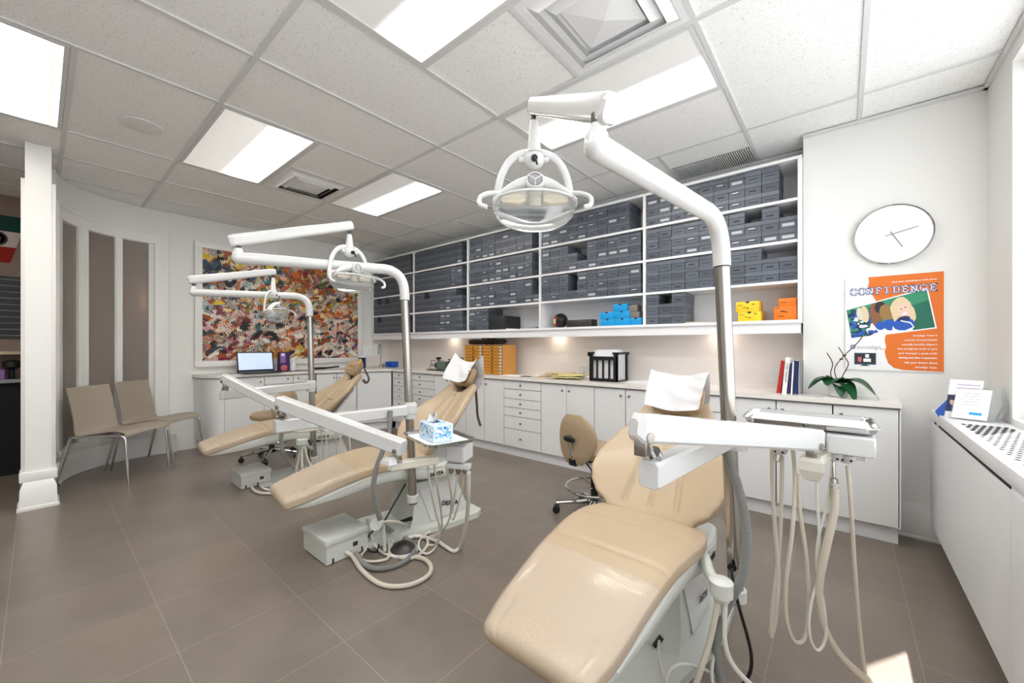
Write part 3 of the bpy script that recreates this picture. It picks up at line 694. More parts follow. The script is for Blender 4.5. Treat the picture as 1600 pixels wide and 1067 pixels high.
# two small bench machines left of the chests
p = on_ct(692, 583); cx, cy = onY(692, 560, 3.5).x, 3.5
t = thing('bench_machine', 'grey-green bench machine with a wire guard on the counter', 'machine', (cx, cy, CT))
b = MB(); b.box(cx-0.06, cx+0.11, cy-0.06, cy+0.08, CE+0.01, CE+0.125, 'machine', 0.006); b.build('housing', t)
b = MB(); b.box(cx-0.24, cx+0.12, cy-0.09, cy+0.09, CE, CE+0.012, 'darkmetal', 0.002); b.build('base_plate', t)
b = MB(); b.cyl((cx-0.075, cy-0.03, CE+0.07), (cx-0.16, cy-0.03, CE+0.07), 0.045, 'chrome', 20, 0.02); b.cyl((cx-0.16, cy-0.03, CE+0.07), (cx-0.2, cy-0.03, CE+0.07), 0.012, 'steel'); b.build('spindle', t)
b = MB(); b.tube([(cx-0.2, cy-0.06, CE+0.01), (cx-0.17, cy-0.06, CE+0.13), (cx-0.07, cy-0.06, CE+0.13)], 0.004, 'darkmetal', 6); b.tube([(cx-0.2, cy+0.06, CE+0.01), (cx-0.17, cy+0.06, CE+0.13), (cx-0.07, cy+0.06, CE+0.13)], 0.004, 'darkmetal', 6); b.build('wire_guard', t)
b = MB(); b.cyl((cx-0.09, cy, CE+0.125), (cx-0.09, cy, CE+0.16), 0.012, 'black'); b.cyl((cx-0.13, cy, CE+0.16), (cx-0.05, cy, CE+0.165), 0.014, 'black'); b.build('knob', t)
cx = onY(713, 560, 3.48).x; cy = 3.48
t = thing('model_trimmer', 'beige bench trimmer between the grey-green machine and the wooden chests', 'machine', (cx, cy, CT))
b = MB(); b.box(cx-0.10, cx+0.09, cy-0.08, cy+0.1, CE, CE+0.012, 'darkmetal'); b.build('base_plate', t)
b = MB(); b.T = Matrix.Translation((cx, cy, CE+0.012)) @ Matrix.Shear('XZ', 4, (0.0, 0.0)); b.loft([[Vector((-0.08+s, -0.06, z)), Vector((0.06+s*0.4, -0.06, z)), Vector((0.06+s*0.4, 0.07, z)), Vector((-0.08+s, 0.07, z))] for z, s in ((0, 0), (0.1, 0.015), (0.16, 0.03), (0.175, 0.05))], 'beige'); b.build('housing', t, smooth=20)
b = MB(); b.cyl((cx-0.04, cy-0.062, CE+0.12), (cx-0.04, cy-0.085, CE+0.12), 0.02, 'black'); b.cyl((cx-0.08, cy-0.02, CE+0.15), (cx-0.12, cy-0.02, CE+0.15), 0.012, 'darkmetal'); b.build('knob', t)
b = MB(); b.bar((cx+0.02, cy-0.065, CE+0.02), (cx+0.03, cy-0.065, CE+0.16), 0.01, 0.02, 'grey', 0.002); b.build('column', t)
# scattered papers and manila envelopes
rr = random.Random(5)
sheet('paper_sheet', rect(onY(800, 580, 3.42).x, 3.42, 0.24, 0.16, 5), CE, 0.0015, 'paper2', 'white sheet lying flat right of the wooden chests', 'paper')
q = MB(); c = (onY(822, 588, 3.36).x, 3.37, CE+0.006); q.cyl((c[0]-0.07, c[1]-0.01, c[2]), (c[0]+0.07, c[1]+0.012, c[2]), 0.005, 'navy', 8); tag(q.build('pen', origin=c), 'dark blue pen lying on the counter', 'pen')
ex = onY(875, 590, 3.44).x
EN = [(-0.17, -0.03, 0.30, 0.2, 12, 'manila2', 'pale brown envelope at the bottom left of the envelope pile'), (-0.02, 0.02, 0.34, 0.22, -6, 'manila2', 'pale envelope under the pile of manila envelopes'), (0.08, -0.04, 0.30, 0.2, 14, 'manila', 'manila envelope sticking out towards the file rack'),
      (-0.1, 0.03, 0.32, 0.22, 4, 'manila2', 'pale tan envelope in the middle of the pile'), (0.03, 0.0, 0.32, 0.22, -10, 'manila', 'yellow manila envelope near the top of the pile'), (0.12, 0.03, 0.28, 0.2, 6, 'manila', 'bright yellow envelope on top, beside the file rack'), (-0.06, 0.04, 0.3, 0.2, 16, 'manila2', 'cream envelope lying on top of the pile, left side')]
for k, (dx, dy, w, d, a, m, lab) in enumerate(EN):
    sheet('envelope', rect(ex+dx, 3.5+dy, w, d, a), CE+0.0002+0.0075*k, 0.007, m, lab, 'envelope', 'envelopes in the pile on the counter')
# black hanging-file rack
x0, x1 = onY(921, 590, 3.42).x, onY(964, 590, 3.42).x; y0 = 3.42; y1 = 3.66
t = thing('file_rack', 'black slatted file rack with white folders on the counter', 'file rack', ((x0+x1)/2, (y0+y1)/2, CT))
b = MB()
for yy_ in (y0, y1-0.012):
    b = MB()
    b.box(x0, x1, yy_, yy_+0.012, CE, CE+0.028, 'black'); b.box(x0, x1, yy_, yy_+0.012, CE+0.2, CE+0.235, 'black')
    for k, (a0, a1) in enumerate(((0, .13), (.25, .31), (.47, .53), (.69, .75), (.87, 1))): b.box(x0+(x1-x0)*a0, x0+(x1-x0)*a1, yy_, yy_+0.012, CE+0.028, CE+0.2, 'black')
    for s_ in (0, 1):
        a0, a1 = (x0-0.02, x0+0.05) if s_ == 0 else (x1-0.05, x1+0.02)
        b.poly([(a0 if s_ == 0 else a0+0.04, yy_, CE+0.235), (a0, yy_, CE+0.275), (a1, yy_, CE+0.275), (a1 if s_ == 0 else a1, yy_, CE+0.275), ((a1-0.02) if s_ == 0 else a1, yy_, CE+0.235)] if s_ == 0 else [(a0+0.02, yy_, CE+0.235), (a0-0.0, yy_, CE+0.275), (a1, yy_, CE+0.275), (a1-0.02, yy_, CE+0.235)], 'black', 0.012, (0, 1, 0))
    b.build('slatted_side', t, smooth=0)
b = MB(); b.box(x0, x1, y0, y1, CE, CE+0.01, 'black')
for xx in (x0-0.018, x1+0.006): b.box(xx, xx+0.012, y0, y1, CE+0.255, CE+0.275, 'black')
for xx in (x0, x1-0.012):
    b.box(xx, xx+0.012, y0, y0+0.03, CE, CE+0.26, 'black'); b.box(xx, xx+0.012, y1-0.03, y1, CE, CE+0.26, 'black')
b.build('frame', t, smooth=0)
for k in range(5):
    yk = y0+0.03+k*0.042
    b = MB(); b.box(x0+0.014, x1-0.014, yk, yk+0.01, CE+0.012, CE+0.255, 'purewhite'); b.box(x0+0.04+0.006*k, x1-0.03, yk+0.002, yk+0.006, CE+0.25, CE+0.29+0.008*(k % 2), 'purewhite')
    tag(b.build('file_folder', origin=((x0+x1)/2, yk, CE+0.012), smooth=0), 'white folder standing in the black file rack, %s' % ('frontmost', 'second from the front', 'middle one', 'fourth from the front', 'nearest the wall')[k], 'folder', 'white folders in the file rack')
# clear wrapped white pack right of the rack
x = onY(1000, 590, 3.42).x
b = MB(); b.grid(lambda u, v: (x-0.13+0.30*u, 3.36+0.24*v, CE+0.001+0.03*math.sin(math.pi*u)**0.5*math.sin(math.pi*v)**0.5*(1+0.15*math.sin(9*u+4*v))), 18, 12, 'paper'); tag(b.build('paper_pack', origin=(x, 3.45, CE)), 'soft white pack lying right of the file rack', 'pack')
# outlets
def outlet(x0, x1, z0, z1, label, n):
    t = thing('wall_outlet', label, 'outlet', ((x0+x1)/2, YS-0.01, (z0+z1)/2)); yo = YS-0.008
    b = MB(); b.box(x0, x1, yo-0.006, yo, z0, z1, 'trim', 0.002); b.build('cover_plate', t)
    for i in range(n):
        for j in range(2):
            cx = x0+(x1-x0)*(i+0.5)/n; cz = z0+(z1-z0)*(0.3+0.4*j); b = MB()
            b.box(cx-0.016, cx+0.016, yo-0.008, yo-0.005, cz-0.014, cz+0.014, 'purewhite', 0.001)
            for dx in (-0.007, 0.007): b.box(cx+dx-0.0013, cx+dx+0.0013, yo-0.0085, yo-0.0079, cz-0.001, cz+0.009, 'slot')
            b.box(cx-0.002, cx+0.002, yo-0.0085, yo-0.0079, cz-0.01, cz-0.006, 'slot'); b.build('socket', t)
xo = onY(1211, 590, YS).x; outlet(xo-0.06, xo+0.062, 0.905, 1.025, 'double white wall outlet beside the books', 2)
xo = onY(912, 580, YS).x; outlet(xo-0.05, xo+0.05, 0.90, 1.01, 'white wall outlet behind the black file rack, partly hidden', 2)
# books leaning on the pillar
bx = -0.226
BK = [(0.018, 0.23, 0.17, 'grey', 'thin grey book nearest the wall corner, rightmost of the row', 0, None, None), (0.028, 0.232, 0.16, 'navy', 'navy blue book second from the right', -1.5, None, None), (0.012, 0.225, 0.16, 'purewhite', 'slim white book in the middle of the row', -3, None, None),
      (0.012, 0.21, 0.16, M['purple'], 'slim dark maroon book beside the white spine', -4, None, None), (0.03, 0.255, 0.17, 'purewhite', 'thick white book with lettering down the spine', -5, 'OPEN THERAPY', 'slot'), (0.025, 0.235, 0.17, 'red', 'red book at the left end of the row', -7, None, None)]
for th_, h_, d_, m, lab, ang, tx_, tm in BK:
    bx -= th_+0.001; a = R(-ang); lean = h_*math.sin(a); bx -= 0.0
    T = Matrix.Translation((bx-(lean*0 if 1 else 0), 3.40, CE)) @ Matrix.Rotation(a, 4, 'Y')
    t = thing('book', lab, 'book', (bx, 3.40, CT), 'books against the pillar')
    q = MB(); q.T = T; q.box(0, 0.0015, 0, d_, 0, h_, m); q.box(th_-0.0015, th_, 0, d_, 0, h_, m); q.box(0, th_, 0, 0.0015, 0, h_, m); q.build('cover', t, smooth=0)
    q = MB(); q.T = T; q.box(0.0015, th_-0.0015, 0.0015, d_-0.003, 0.002, h_-0.002, 'paper2'); q.build('pages', t, smooth=0)
    if tx_:
        q = MB(); q.T = T; q.text(tx_, 0.02, Matrix.Translation((th_/2, -0.0008, h_*0.58)) @ Matrix.Rotation(R(90), 4, 'X') @ Matrix.Rotation(R(-90), 4, 'Z'), tm, 0.0002); q.build('spine_lettering', t, smooth=0)
    bx -= 0.0035*abs(ang)*0.3
# orchid
pc = Vector((onY(1310, 600, 3.40).x, 3.40, CE))
t = thing('potted_orchid', 'orchid with broad dark green leaves in a white pot at the counter end', 'plant', pc)
q = MB(); q.lathe([(0.04, 0), (0.05, 0.01), (0.058, 0.085), (0.060, 0.095), (0.052, 0.095), (0.05, 0.08), (0.001, 0.08)], 'purewhite', 28, pc); q.build('pot', t)
q = MB(); q.ball(pc+Vector((0, 0, 0.083)), 0.05, 'hairb', (1, 1, 0.3)); q.build('bark', t)
def leaf(az, L, w, rise, drop, n=14):
    q = MB(); d = Vector((math.cos(R(az)), math.sin(R(az)), 0)); sd = Vector((-d.y, d.x, 0))
    def fn(u, v):
        s = v; c = pc+Vector((0, 0, 0.09))+d*(L*s)+Vector((0, 0, rise*math.sin(math.pi*min(1, s*1.15)*0.55)*1.0-drop*s*s))
        ww = w*math.sin(math.pi*min(0.999, (s*0.93+0.05)))**0.7; x = (u-0.5)*2
        return c+sd*(ww*x)+Vector((0, 0, 0.22*ww*abs(x)))
    q.grid(fn, 8, n, 'leaf', 0.0015); return q.build('leaf', t, smooth=60)
leaf(195, 0.15, 0.05, 0.06, 0.08); leaf(-155, 0.17, 0.055, 0.06, 0.10); leaf(-118, 0.12, 0.06, 0.06, 0.07); leaf(-50, 0.13, 0.045, 0.04, 0.14); leaf(-22, 0.19, 0.056, 0.065, 0.12); leaf(0, 0.21, 0.05, 0.06, 0.17); leaf(-80, 0.09, 0.04, 0.03, 0.11)
for pts in ([(0, 0, .09), (-0.02, 0.0, .18), (0.02, -0.01, .26), (0.09, -0.02, .35), (0.12, -0.02, .40)], [(0, 0, .09), (0.03, 0.01, .16), (0.05, 0, .22), (0.03, 0, .27), (0.0, 0, .33)], [(-0.02, 0, .09), (-0.04, 0, .15), (-0.03, 0, .22), (-0.06, 0.01, .29)], [(0, 0, .09), (-0.04, -0.01, .13), (-0.08, -0.01, .12)]):
    q = MB(); q.tube(spline([pc+Vector(p_) for p_ in pts], 6), [0.0035]*1 and 0.0028, 'stem', 6); q.build('stem', t)
q = MB()
for dx, dz in ((0.015, .25), (0.03, .275), (-0.07, .12), (-0.055, .135), (-0.09, .11)): q.ball(pc+Vector((dx, -0.01, dz)), 0.008, 'stem', (1.4, 1, 0.7), 8)
q.build('dried_bud', t)
sheet('paper_sheet', rect(pc.x-0.03, 3.33, 0.09, 0.05, 8), CE, 0.001, 'paper2', 'small white card under the orchid pot', 'paper')
# laptop, carton, bottles on the west counter
def west_pt(x, X_): return onX(x, 580, X_).y
lx = -5.62; y0, y1 = west_pt(373, lx), west_pt(427, lx)
t = thing('laptop', 'open laptop with a bright screen below the painting', 'laptop', (lx, (y0+y1)/2, CT))
q = MB(); q.box(lx, lx+0.22, y0-0.02, y1+0.02, CE, CE+0.016, 'black', 0.003); q.build('keyboard_base', t)
q = MB(); q.T = Matrix.Translation((lx, (y0+y1)/2, CE+0.016)) @ Matrix.Rotation(R(-12), 4, 'Y'); hw = (y1-y0)/2+0.012; q.box(-0.008, 0, -hw, hw, 0, 0.245, 'black', 0.002); q.build('lid', t)
q = MB(); q.T = Matrix.Translation((lx, (y0+y1)/2, CE+0.016)) @ Matrix.Rotation(R(-12), 4, 'Y'); q.box(0, 0.001, -hw+0.014, hw-0.014, 0.022, 0.232, 'screen'); q.build('screen', t)
sheet('desk_mat', [(lx+0.02, y1+0.03), (lx+0.16, y1+0.03), (lx+0.16, y1+0.42), (lx+0.02, y1+0.42)], CE, 0.004, 'black', 'thin black mat on the counter between laptop and pole', 'mat')
cx_ = -5.64; ya, yb = west_pt(437, cx_), west_pt(453, cx_)
t = thing('brochure_carton', 'tall purple and navy carton with a smiling face beside the laptop', 'carton', (cx_, (ya+yb)/2, CT))
q = MB(); q.box(cx_-0.08, cx_, ya, yb, CE+0.004, CE+0.25, 'purple', 0.002); q.build('carton_body', t)
q = MB(); q.box(cx_, cx_+0.001, ya+0.01, (ya+yb)/2+0.01, CE+0.11, CE+0.235, 'lavender'); q.box(cx_+0.0005, cx_+0.0016, ya+0.02, (ya+yb)/2-0.005, CE+0.2, CE+0.235, 'purewhite')
q.ball((cx_+0.004, (ya+yb)/2-0.01, CE+0.045), 0.04, 'salmon', (0.15, 1, 1)); q.build('printed_front', t)
for px_, h_, m, lab, nm in ((458, 0.14, 'purewhite', 'white spray bottle right of the purple carton', 'spray_bottle'),):
    yc = west_pt(px_, cx_); q = MB(); q.lathe([(0.03, 0), (0.032, 0.01), (0.03, h_*0.7), (0.012, h_*0.85), (0.012, h_)], m, 16, (cx_, yc, CE+0.005)); q.bar((cx_, yc-0.02, CE+h_+0.01), (cx_, yc+0.05, CE+h_+0.05), 0.02, 0.02, m, 0.003); tag(q.build(nm, origin=(cx_, yc, CE)), lab, 'bottle')
yc = west_pt(508, -5.6); q = MB(); q.bar((-5.6, yc-0.22, CE+0.022), (-5.62, yc+0.03, CE+0.018), 0.03, 0.03, 'black', 0.005); q.bar((-5.62, yc+0.03, CE+0.02), (-5.6, yc+0.2, CE+0.034), 0.035, 0.022, 'black', 0.005); tag(q.build('hand_tool', origin=(-5.6, yc, CE)), 'black long tool lying on the counter behind the farthest pole', 'tool')
# sink corner
sp = Vector((-5.42, 3.36, CE))
t = thing('sink_tap', 'tall curved chrome tap in the far corner', 'tap', sp)
q = MB(); q.lathe([(0.03, 0), (0.03, 0.008), (0.018, 0.012), (0.016, 0.05), (0.012, 0.055)], 'steel', 20, sp); q.build('tap_base', t)
q = MB(); q.tube([sp+Vector((0, 0, 0.05)), sp+Vector((0, 0, 0.28))]+[sp+Vector((0.0+0.08*(1-math.cos(a))*0.7, -0.08*(1-math.cos(a))*0.7, 0.28+0.07*math.sin(a))) for a in [math.pi*k/10 for k in range(1, 11)]]+[sp+Vector((0.112, -0.112, 0.2))], 0.010, 'steel', 10); q.build('spout', t)
q = MB(); q.bar(sp+Vector((0, 0, 0.06)), sp+Vector((0.02, 0.05, 0.075)), 0.01, 0.01, 'steel', 0.002); q.build('handle', t)
def sbox(name, x, y, w, d, h, m, lab, cat, z=CE):
    q = MB(); q.box(x-w/2, x+w/2, y-d/2, y+d/2, z, z+h, m, 0.003); return tag(q.build(name, origin=(x, y, z)), lab, cat)
x = onY(612, 570, 3.55).x; sbox('wipes_box', x, 3.55, 0.18, 0.12, 0.085, 'blue', 'dark blue box on the counter beside the tap', 'box')
x = onY(601, 570, 3.5).x; sbox('soap_tray', x, 3.5, 0.1, 0.08, 0.05, 'grey', 'small grey tray between the tap and the blue box', 'tray')
yc = west_pt(566, -5.6); c = (-5.6, yc, CE)
t = thing('wipes_tub', 'white and navy wipes tub behind the farthest headrest', 'tub', c)
q = MB(); q.lathe([(0.05, 0), (0.052, 0.02), (0.052, 0.155)], 'navy', 20, c); q.build('tub', t); q = MB(); q.lathe([(0.053, 0.155), (0.053, 0.18), (0.03, 0.19)], 'purewhite', 20, c); q.build('lid', t)
q = MB(); c = (-5.5, yc-0.09, CE); q.lathe([(0.03, 0), (0.034, 0.02), (0.03, 0.1), (0.012, 0.14)], 'yellow', 14, c); tag(q.build('squeeze_bottle', origin=c), 'small yellow bottle beside the wipes tub', 'bottle')
# paper notices on the west wall
for k, (xa, xb, lab) in enumerate(((567, 582, 'white paper notice on the wall left of the tap'), (584, 594, 'second white notice on the wall nearest the tap'))):
    ya, yb = onX(xa, 550, XL+0.009).y, onX(xb, 550, XL+0.009).y; za = onX(xa, 556, XL+0.009).z; zb = onX(xa, 539 if k == 0 else 537, XL+0.009).z
    q = MB(); q.box(XL+0.009, XL+0.012, ya, yb, za, zb, 'purewhite'); tag(q.build('paper_notice', origin=(XL+0.01, (ya+yb)/2, za), smooth=0), lab, 'notice')
# ================================================================== PAINTING
PX = XL+0.001; PY0, PY1, PZ0, PZ1 = 1.245, 3.20, 1.02, 2.36
t = thing('painting', 'huge colourful abstract painting of comb-like strokes in a white frame', 'painting', (PX, (PY0+PY1)/2, PZ0))
q = MB(); fw = 0.07
q.box(PX, PX+0.05, PY0-fw, PY1+fw, PZ0-fw, PZ0, 'trim', 0.002); q.box(PX, PX+0.05, PY0-fw, PY1+fw, PZ1, PZ1+fw, 'trim', 0.002); q.box(PX, PX+0.05, PY0-fw, PY0, PZ0, PZ1, 'trim', 0.002); q.box(PX, PX+0.05, PY1, PY1+fw, PZ0, PZ1, 'trim', 0.002)
q.build('frame', t)
pal = {n: mat('paint_'+n, c, 0.5) for n, c in dict(white=(236, 230, 218), cream=(214, 186, 150), black=(28, 28, 32), orange=(212, 104, 30), yellow=(226, 192, 52), pink=(190, 62, 92), rose=(188, 118, 112), red=(156, 46, 44), teal=(74, 138, 142), blue=(48, 86, 124), sage=(104, 124, 78), green=(54, 96, 78), slate=(68, 74, 86), sienna=(172, 92, 58), lilac=(150, 136, 160), gold=(196, 150, 60)).items()}
rp = random.Random(11)
q = MB(); q.box(PX+0.01, PX+0.022, PY0, PY1, PZ0, PZ1, pal['slate'])
def region(u, v):
    if u < 0.3 and v > 0.8: return ['slate', 'black', 'blue', 'yellow', 'cream', 'sienna']
    if u < 0.28 and v < 0.45: return ['rose', 'red', 'slate', 'black', 'pink', 'cream', 'white', 'sienna']
    if v < 0.14 and 0.25 < u < 0.6: return ['yellow', 'orange', 'sage', 'white', 'gold']
    if u > 0.7 and v < 0.3: return ['rose', 'pink', 'white', 'green', 'cream', 'lilac', 'black']
    if u > 0.5 and v > 0.45: return ['orange', 'yellow', 'sienna', 'cream', 'orange', 'red', 'gold', 'lilac', 'sage']
    if u > 0.3 and v < 0.5: return ['black', 'sienna', 'rose', 'slate', 'orange', 'green', 'cream', 'white']
    return ['teal', 'sage', 'cream', 'blue', 'yellow', 'sienna', 'orange', 'white', 'slate']
dep = [0.0222]
def stroke(u, v, L, w, ang, bend, m):
    dep[0] += 0.0000025; P = []
    for k in range(5):
        s = k/4-0.5; a = ang+bend*s; x = u+L*s*math.cos(ang+bend*s*0.5); z = v+L*s*math.sin(ang+bend*s*0.5)
        ww = w*(1-abs(2*s)**3*0.75)/2; P.append((x-math.sin(a)*ww, z+math.cos(a)*ww, x+math.sin(a)*ww, z-math.cos(a)*ww))
    cl = lambda a_, lo, hi: max(lo, min(hi, a_))
    Vv = []
    for p_ in P: Vv += [(PX+dep[0], cl(p_[0], PY0, PY1), cl(p_[1], PZ0, PZ1)), (PX+dep[0], cl(p_[2], PY0, PY1), cl(p_[3], PZ0, PZ1))]
    q.add(Vv, [(2*k, 2*k+1, 2*k+3, 2*k+2) for k in range(4)], m)
for k in range(800):
    u, v = rp.random(), rp.random(); c = region(u, v)
    stroke(PY0+u*(PY1-PY0), PZ0+v*(PZ1-PZ0), rp.uniform(0.1, 0.2), rp.uniform(0.04, 0.09), rp.uniform(0, 6.28), rp.uniform(-1, 1), pal[rp.choice(c)])
for k in range(1100):
    u, v = rp.random(), rp.random(); c = region(u, v); y_ = PY0+u*(PY1-PY0); z_ = PZ0+v*(PZ1-PZ0); a0 = rp.uniform(-0.6, 1.2) if rp.random() < 0.7 else rp.uniform(0, 3.14)
    stroke(y_, z_, rp.uniform(0.08, 0.15), rp.uniform(0.035, 0.06), a0, rp.uniform(-1, 1), pal[rp.choice(c+['black', 'orange'])])
    m = pal[rp.choice(['white', 'white', 'black', 'black', rp.choice(c), rp.choice(c)])]; n = rp.randint(5, 8); pit = rp.uniform(0.014, 0.022); L = rp.uniform(0.05, 0.09); tilt = rp.uniform(0.9, 1.9)
    for j in range(n):
        s = (j-n/2)*pit; stroke(y_+s*math.cos(a0), z_+s*math.sin(a0)-0.6*s*s*4, L*rp.uniform(0.7, 1.1), pit*0.5, a0+tilt+rp.uniform(-0.12, 0.12), rp.uniform(-0.7, 0.2), m)
q.build('canvas', t, smooth=0)
# ================================================================== CLOCK, POSTER
cc = Vector((0.238, YP, 1.918)); rc = 0.19
t = thing('wall_clock', 'round white wall clock without numerals above the orange poster', 'clock', cc)
q = MB(); q.T = Matrix.Translation(cc) @ Matrix.Rotation(R(90), 4, 'X'); q.lathe([(rc*0.97, 0.0), (rc, 0.004), (rc, 0.036), (rc-0.004, 0.04), (rc-0.008, 0.036), (rc-0.009, 0.03)], 'chrome', 64); q.build('rim', t)
q = MB(); q.T = Matrix.Translation(cc) @ Matrix.Rotation(R(90), 4, 'X'); q.lathe([(0.001, 0.0), (rc-0.009, 0.0), (rc-0.009, 0.031), (0.001, 0.031)], M['purewhite'], 64); q.build('face', t)
def hand(a, L, back, w, nm, y):
    q = MB(); d = Vector((math.sin(R(a)), 0, math.cos(R(a)))); s_ = Vector((d.z, 0, -d.x)); o_ = cc+Vector((0, -y, 0))
    q.poly([o_-d*back+s_*w, o_-d*back-s_*w, o_+d*L-s_*w*0.8, o_+d*L+s_*w*0.8], 'grey', 0.001, (0, -1, 0)); q.build(nm, t, smooth=0)
hand(76, 0.12, 0.035, 0.0028, 'minute_hand', 0.035); hand(152, 0.10, 0.02, 0.0035, 'hour_hand', 0.0335)
x0, x1, z0, z1 = 0.008, 0.468, 1.043, 1.66
t = thing('poster', 'white and orange poster board lettered CONFIDENCE below the clock', 'poster', ((x0+x1)/2, YP, z0))
q = MB(); q.box(x0, x1, YP-0.012, YP-0.0005, z0, z1, 'purewhite', 0.0008); q.build('board', t)
yF = YP-0.0122
def px(u, v): return (x0+(x1-x0)*u, z0+(z1-z0)*v)
def flat(qq, pts, m, d): qq.poly([(px(u, v)[0], yF-d, px(u, v)[1]) for u, v in pts], m, 0.0002, (0, -1, 0))
q = MB(); rq = random.Random(2)
flat(q, [(0.995, 0.995), (0.995, 0.005), (0.62, 0.012), (0.52, 0.03), (0.46, 0.08), (0.435, 0.15), (0.425, 0.2), (0.44, 0.25), (0.425, 0.31), (0.43, 0.36), (0.45, 0.42), (0.44, 0.6), (0.34, 0.72), (0.31, 0.78), (0.27, 0.84), (0.25, 0.9), (0.262, 0.95), (0.25, 0.995)], 'orange', 0.0)
q.build('orange_field', t, smooth=0)
# tilted photograph on the poster
q = MB()
PA, PB, PC, PDD = (0.0, 0.66), (0.845, 0.845), (0.93, 0.435), (0.06, 0.335)
flat(q, [PA, PB, PC, PDD], 'purewhite', 0.0004)
def ph(s, r):   # s along, r down, inside the photograph
    a = [PA[i]+(PB[i]-PA[i])*s for i in (0, 1)]; c_ = [PDD[i]+(PC[i]-PDD[i])*s for i in (0, 1)]
    return (a[0]+(c_[0]-a[0])*r, a[1]+(c_[1]-a[1])*r)
def blob(s, r, w, h, m, d, n=12, jag=0.0):
    flat(q, [ph(max(.015, min(.985, s+w*math.cos(2*math.pi*k/n)*(1+rq.uniform(-jag, jag)))), max(.03, min(.97, r+h*math.sin(2*math.pi*k/n)*(1+rq.uniform(-jag, jag))))) for k in range(n)], m, d)
flat(q, [ph(.012, .03), ph(.985, .03), ph(.985, .97), ph(.012, .97)], 'green', 0.0008)
flat(q, [ph(.72, .35), ph(.985, .3), ph(.985, .97), ph(.72, .97)], 'green2', 0.0010)
for k in range(70): blob(rq.uniform(.03, .36), rq.uniform(.12, .95), rq.uniform(.02, .05), rq.uniform(.03, .08), rq.choice(['blue', 'purewhite', 'navy', 'blue', 'teal']), 0.0011+0.00001*k, 8, .4)
for k in range(14): blob(rq.uniform(.1, .42), rq.uniform(.8, .97), rq.uniform(.03, .06), rq.uniform(.03, .07), rq.choice(['blue', 'navy', 'teal', 'blue']), 0.0014+0.00001*k, 8, .4)
blob(.33, .8, .12, .2, 'purewhite', 0.0016); blob(.5, .85, .16, .14, 'purewhite', 0.0017)
blob(.23, .3, .05, .26, 'blond', 0.0018); blob(.17, .25, .04, .2, 'cream', 0.00181); blob(.36, .4, .07, .38, 'hairb', 0.0019); blob(.43, .2, .07, .17, 'darkhair', 0.00191)
blob(.39, .72, .06, .13, 'blue', 0.0020); blob(.49, .38, .075, .27, 'hairc', 0.0021, 14, .15); blob(.5, .74, .075, .16, 'blue', 0.0022)
blob(.665, .40, .125, .33, 'blond', 0.0023, 16, .1); blob(.60, .5, .05, .3, 'blond', 0.00231, 12, .1); blob(.76, .55, .05, .24, 'blond', 0.00232, 12, .15)
blob(.69, .42, .07, .2, 'skin', 0.0025); blob(.64, .86, .12, .2, 'purewhite', 0.00241); blob(.655, .78, .125, .17, 'blue', 0.0026); blob(.67, .64, .075, .07, 'navy', 0.0027)
flat(q, [ph(.665, .5), ph(.72, .47), ph(.712, .53), ph(.675, .545)], 'purewhite', 0.0028)
for s_, r_ in ((.668, .37), (.715, .35)): blob(s_, r_, .013, .012, 'darkhair', 0.0029, 8)
flat(q, [ph(.63, .66), ph(.74, .76), ph(.77, .9), ph(.76, .91), ph(.73, .785), ph(.63, .69)], 'purewhite', 0.0028); flat(q, [ph(.56, .92), ph(.66, .95), ph(.77, .88), ph(.77, .905), ph(.66, .97), ph(.56, .94)], 'purewhite', 0.0028)
q.build('photograph', t, smooth=0)
# block lettering CONFIDENCE with serifs
def letter_strokes(ch):
    g = {'C': [[(0.9, .78), (0.78, 1), (.22, 1), (0, .8), (0, .2), (.22, 0), (.78, 0), (.9, .22)]], 'O': [[(.22, 1), (0, .8), (0, .2), (.22, 0), (.7, 0), (.92, .2), (.92, .8), (.7, 1), (.22, 1)]],
         'N': [[(.12, 0), (.12, 1), (.8, 0), (.8, 1)], [(-.03, 0), (.27, 0)], [(-.03, 1), (.15, 1)], [(.65, 1), (.95, 1)]], 'F': [[(.18, 0), (.18, 1), (.88, 1), (.88, .8)], [(.18, .52), (.62, .52)], [(.02, 0), (.36, 0)], [(.02, 1), (.2, 1)]],
         'I': [[(.4, 0), (.4, 1)], [(.18, 0), (.62, 0)], [(.18, 1), (.62, 1)]], 'D': [[(.18, 0), (.18, 1), (.68, 1), (.9, .8), (.9, .2), (.68, 0), (.18, 0)], [(.02, 0), (.2, 0)], [(.02, 1), (.2, 1)]],
         'E': [[(.88, .8), (.88, 1), (.18, 1), (.18, 0), (.88, 0), (.88, .2)], [(.18, .52), (.62, .52)], [(.02, 0), (.2, 0)], [(.02, 1), (.2, 1)]]}
    return g[ch]
def strokes(qq, word, ox, oz, wd, ht, pitch, w, m, d, rise=0.0):
    for i, ch in enumerate(word):
        for st in letter_strokes(ch):
            P_ = [Vector((ox+i*pitch+a*wd, yF-d, oz+b_*ht+rise*i)) for a, b_ in st]
            for a, c_ in zip(P_[:-1], P_[1:]):
                dr = (c_-a).normalized(); s_ = Vector((dr.z, 0, -dr.x))*w/2; e_ = dr*w/2
                qq.poly([a-e_+s_, a-e_-s_, c_+e_-s_, c_+e_+s_], m, 0.0002, (0, -1, 0))
q = MB(); lx0, lz0 = px(0.065, 0.795); pit = (x1-x0)*0.089
strokes(q, 'CONFIDENCE', lx0, lz0+0.012, 0.029, 0.038, pit, 0.0102, 'blue', 0.0030, 0.0)
strokes(q, 'CONFIDENCE', lx0, lz0+0.012, 0.029, 0.038, pit, 0.0050, 'purewhite', 0.0034, 0.0)
q.build('headline', t, smooth=0)
q = MB()
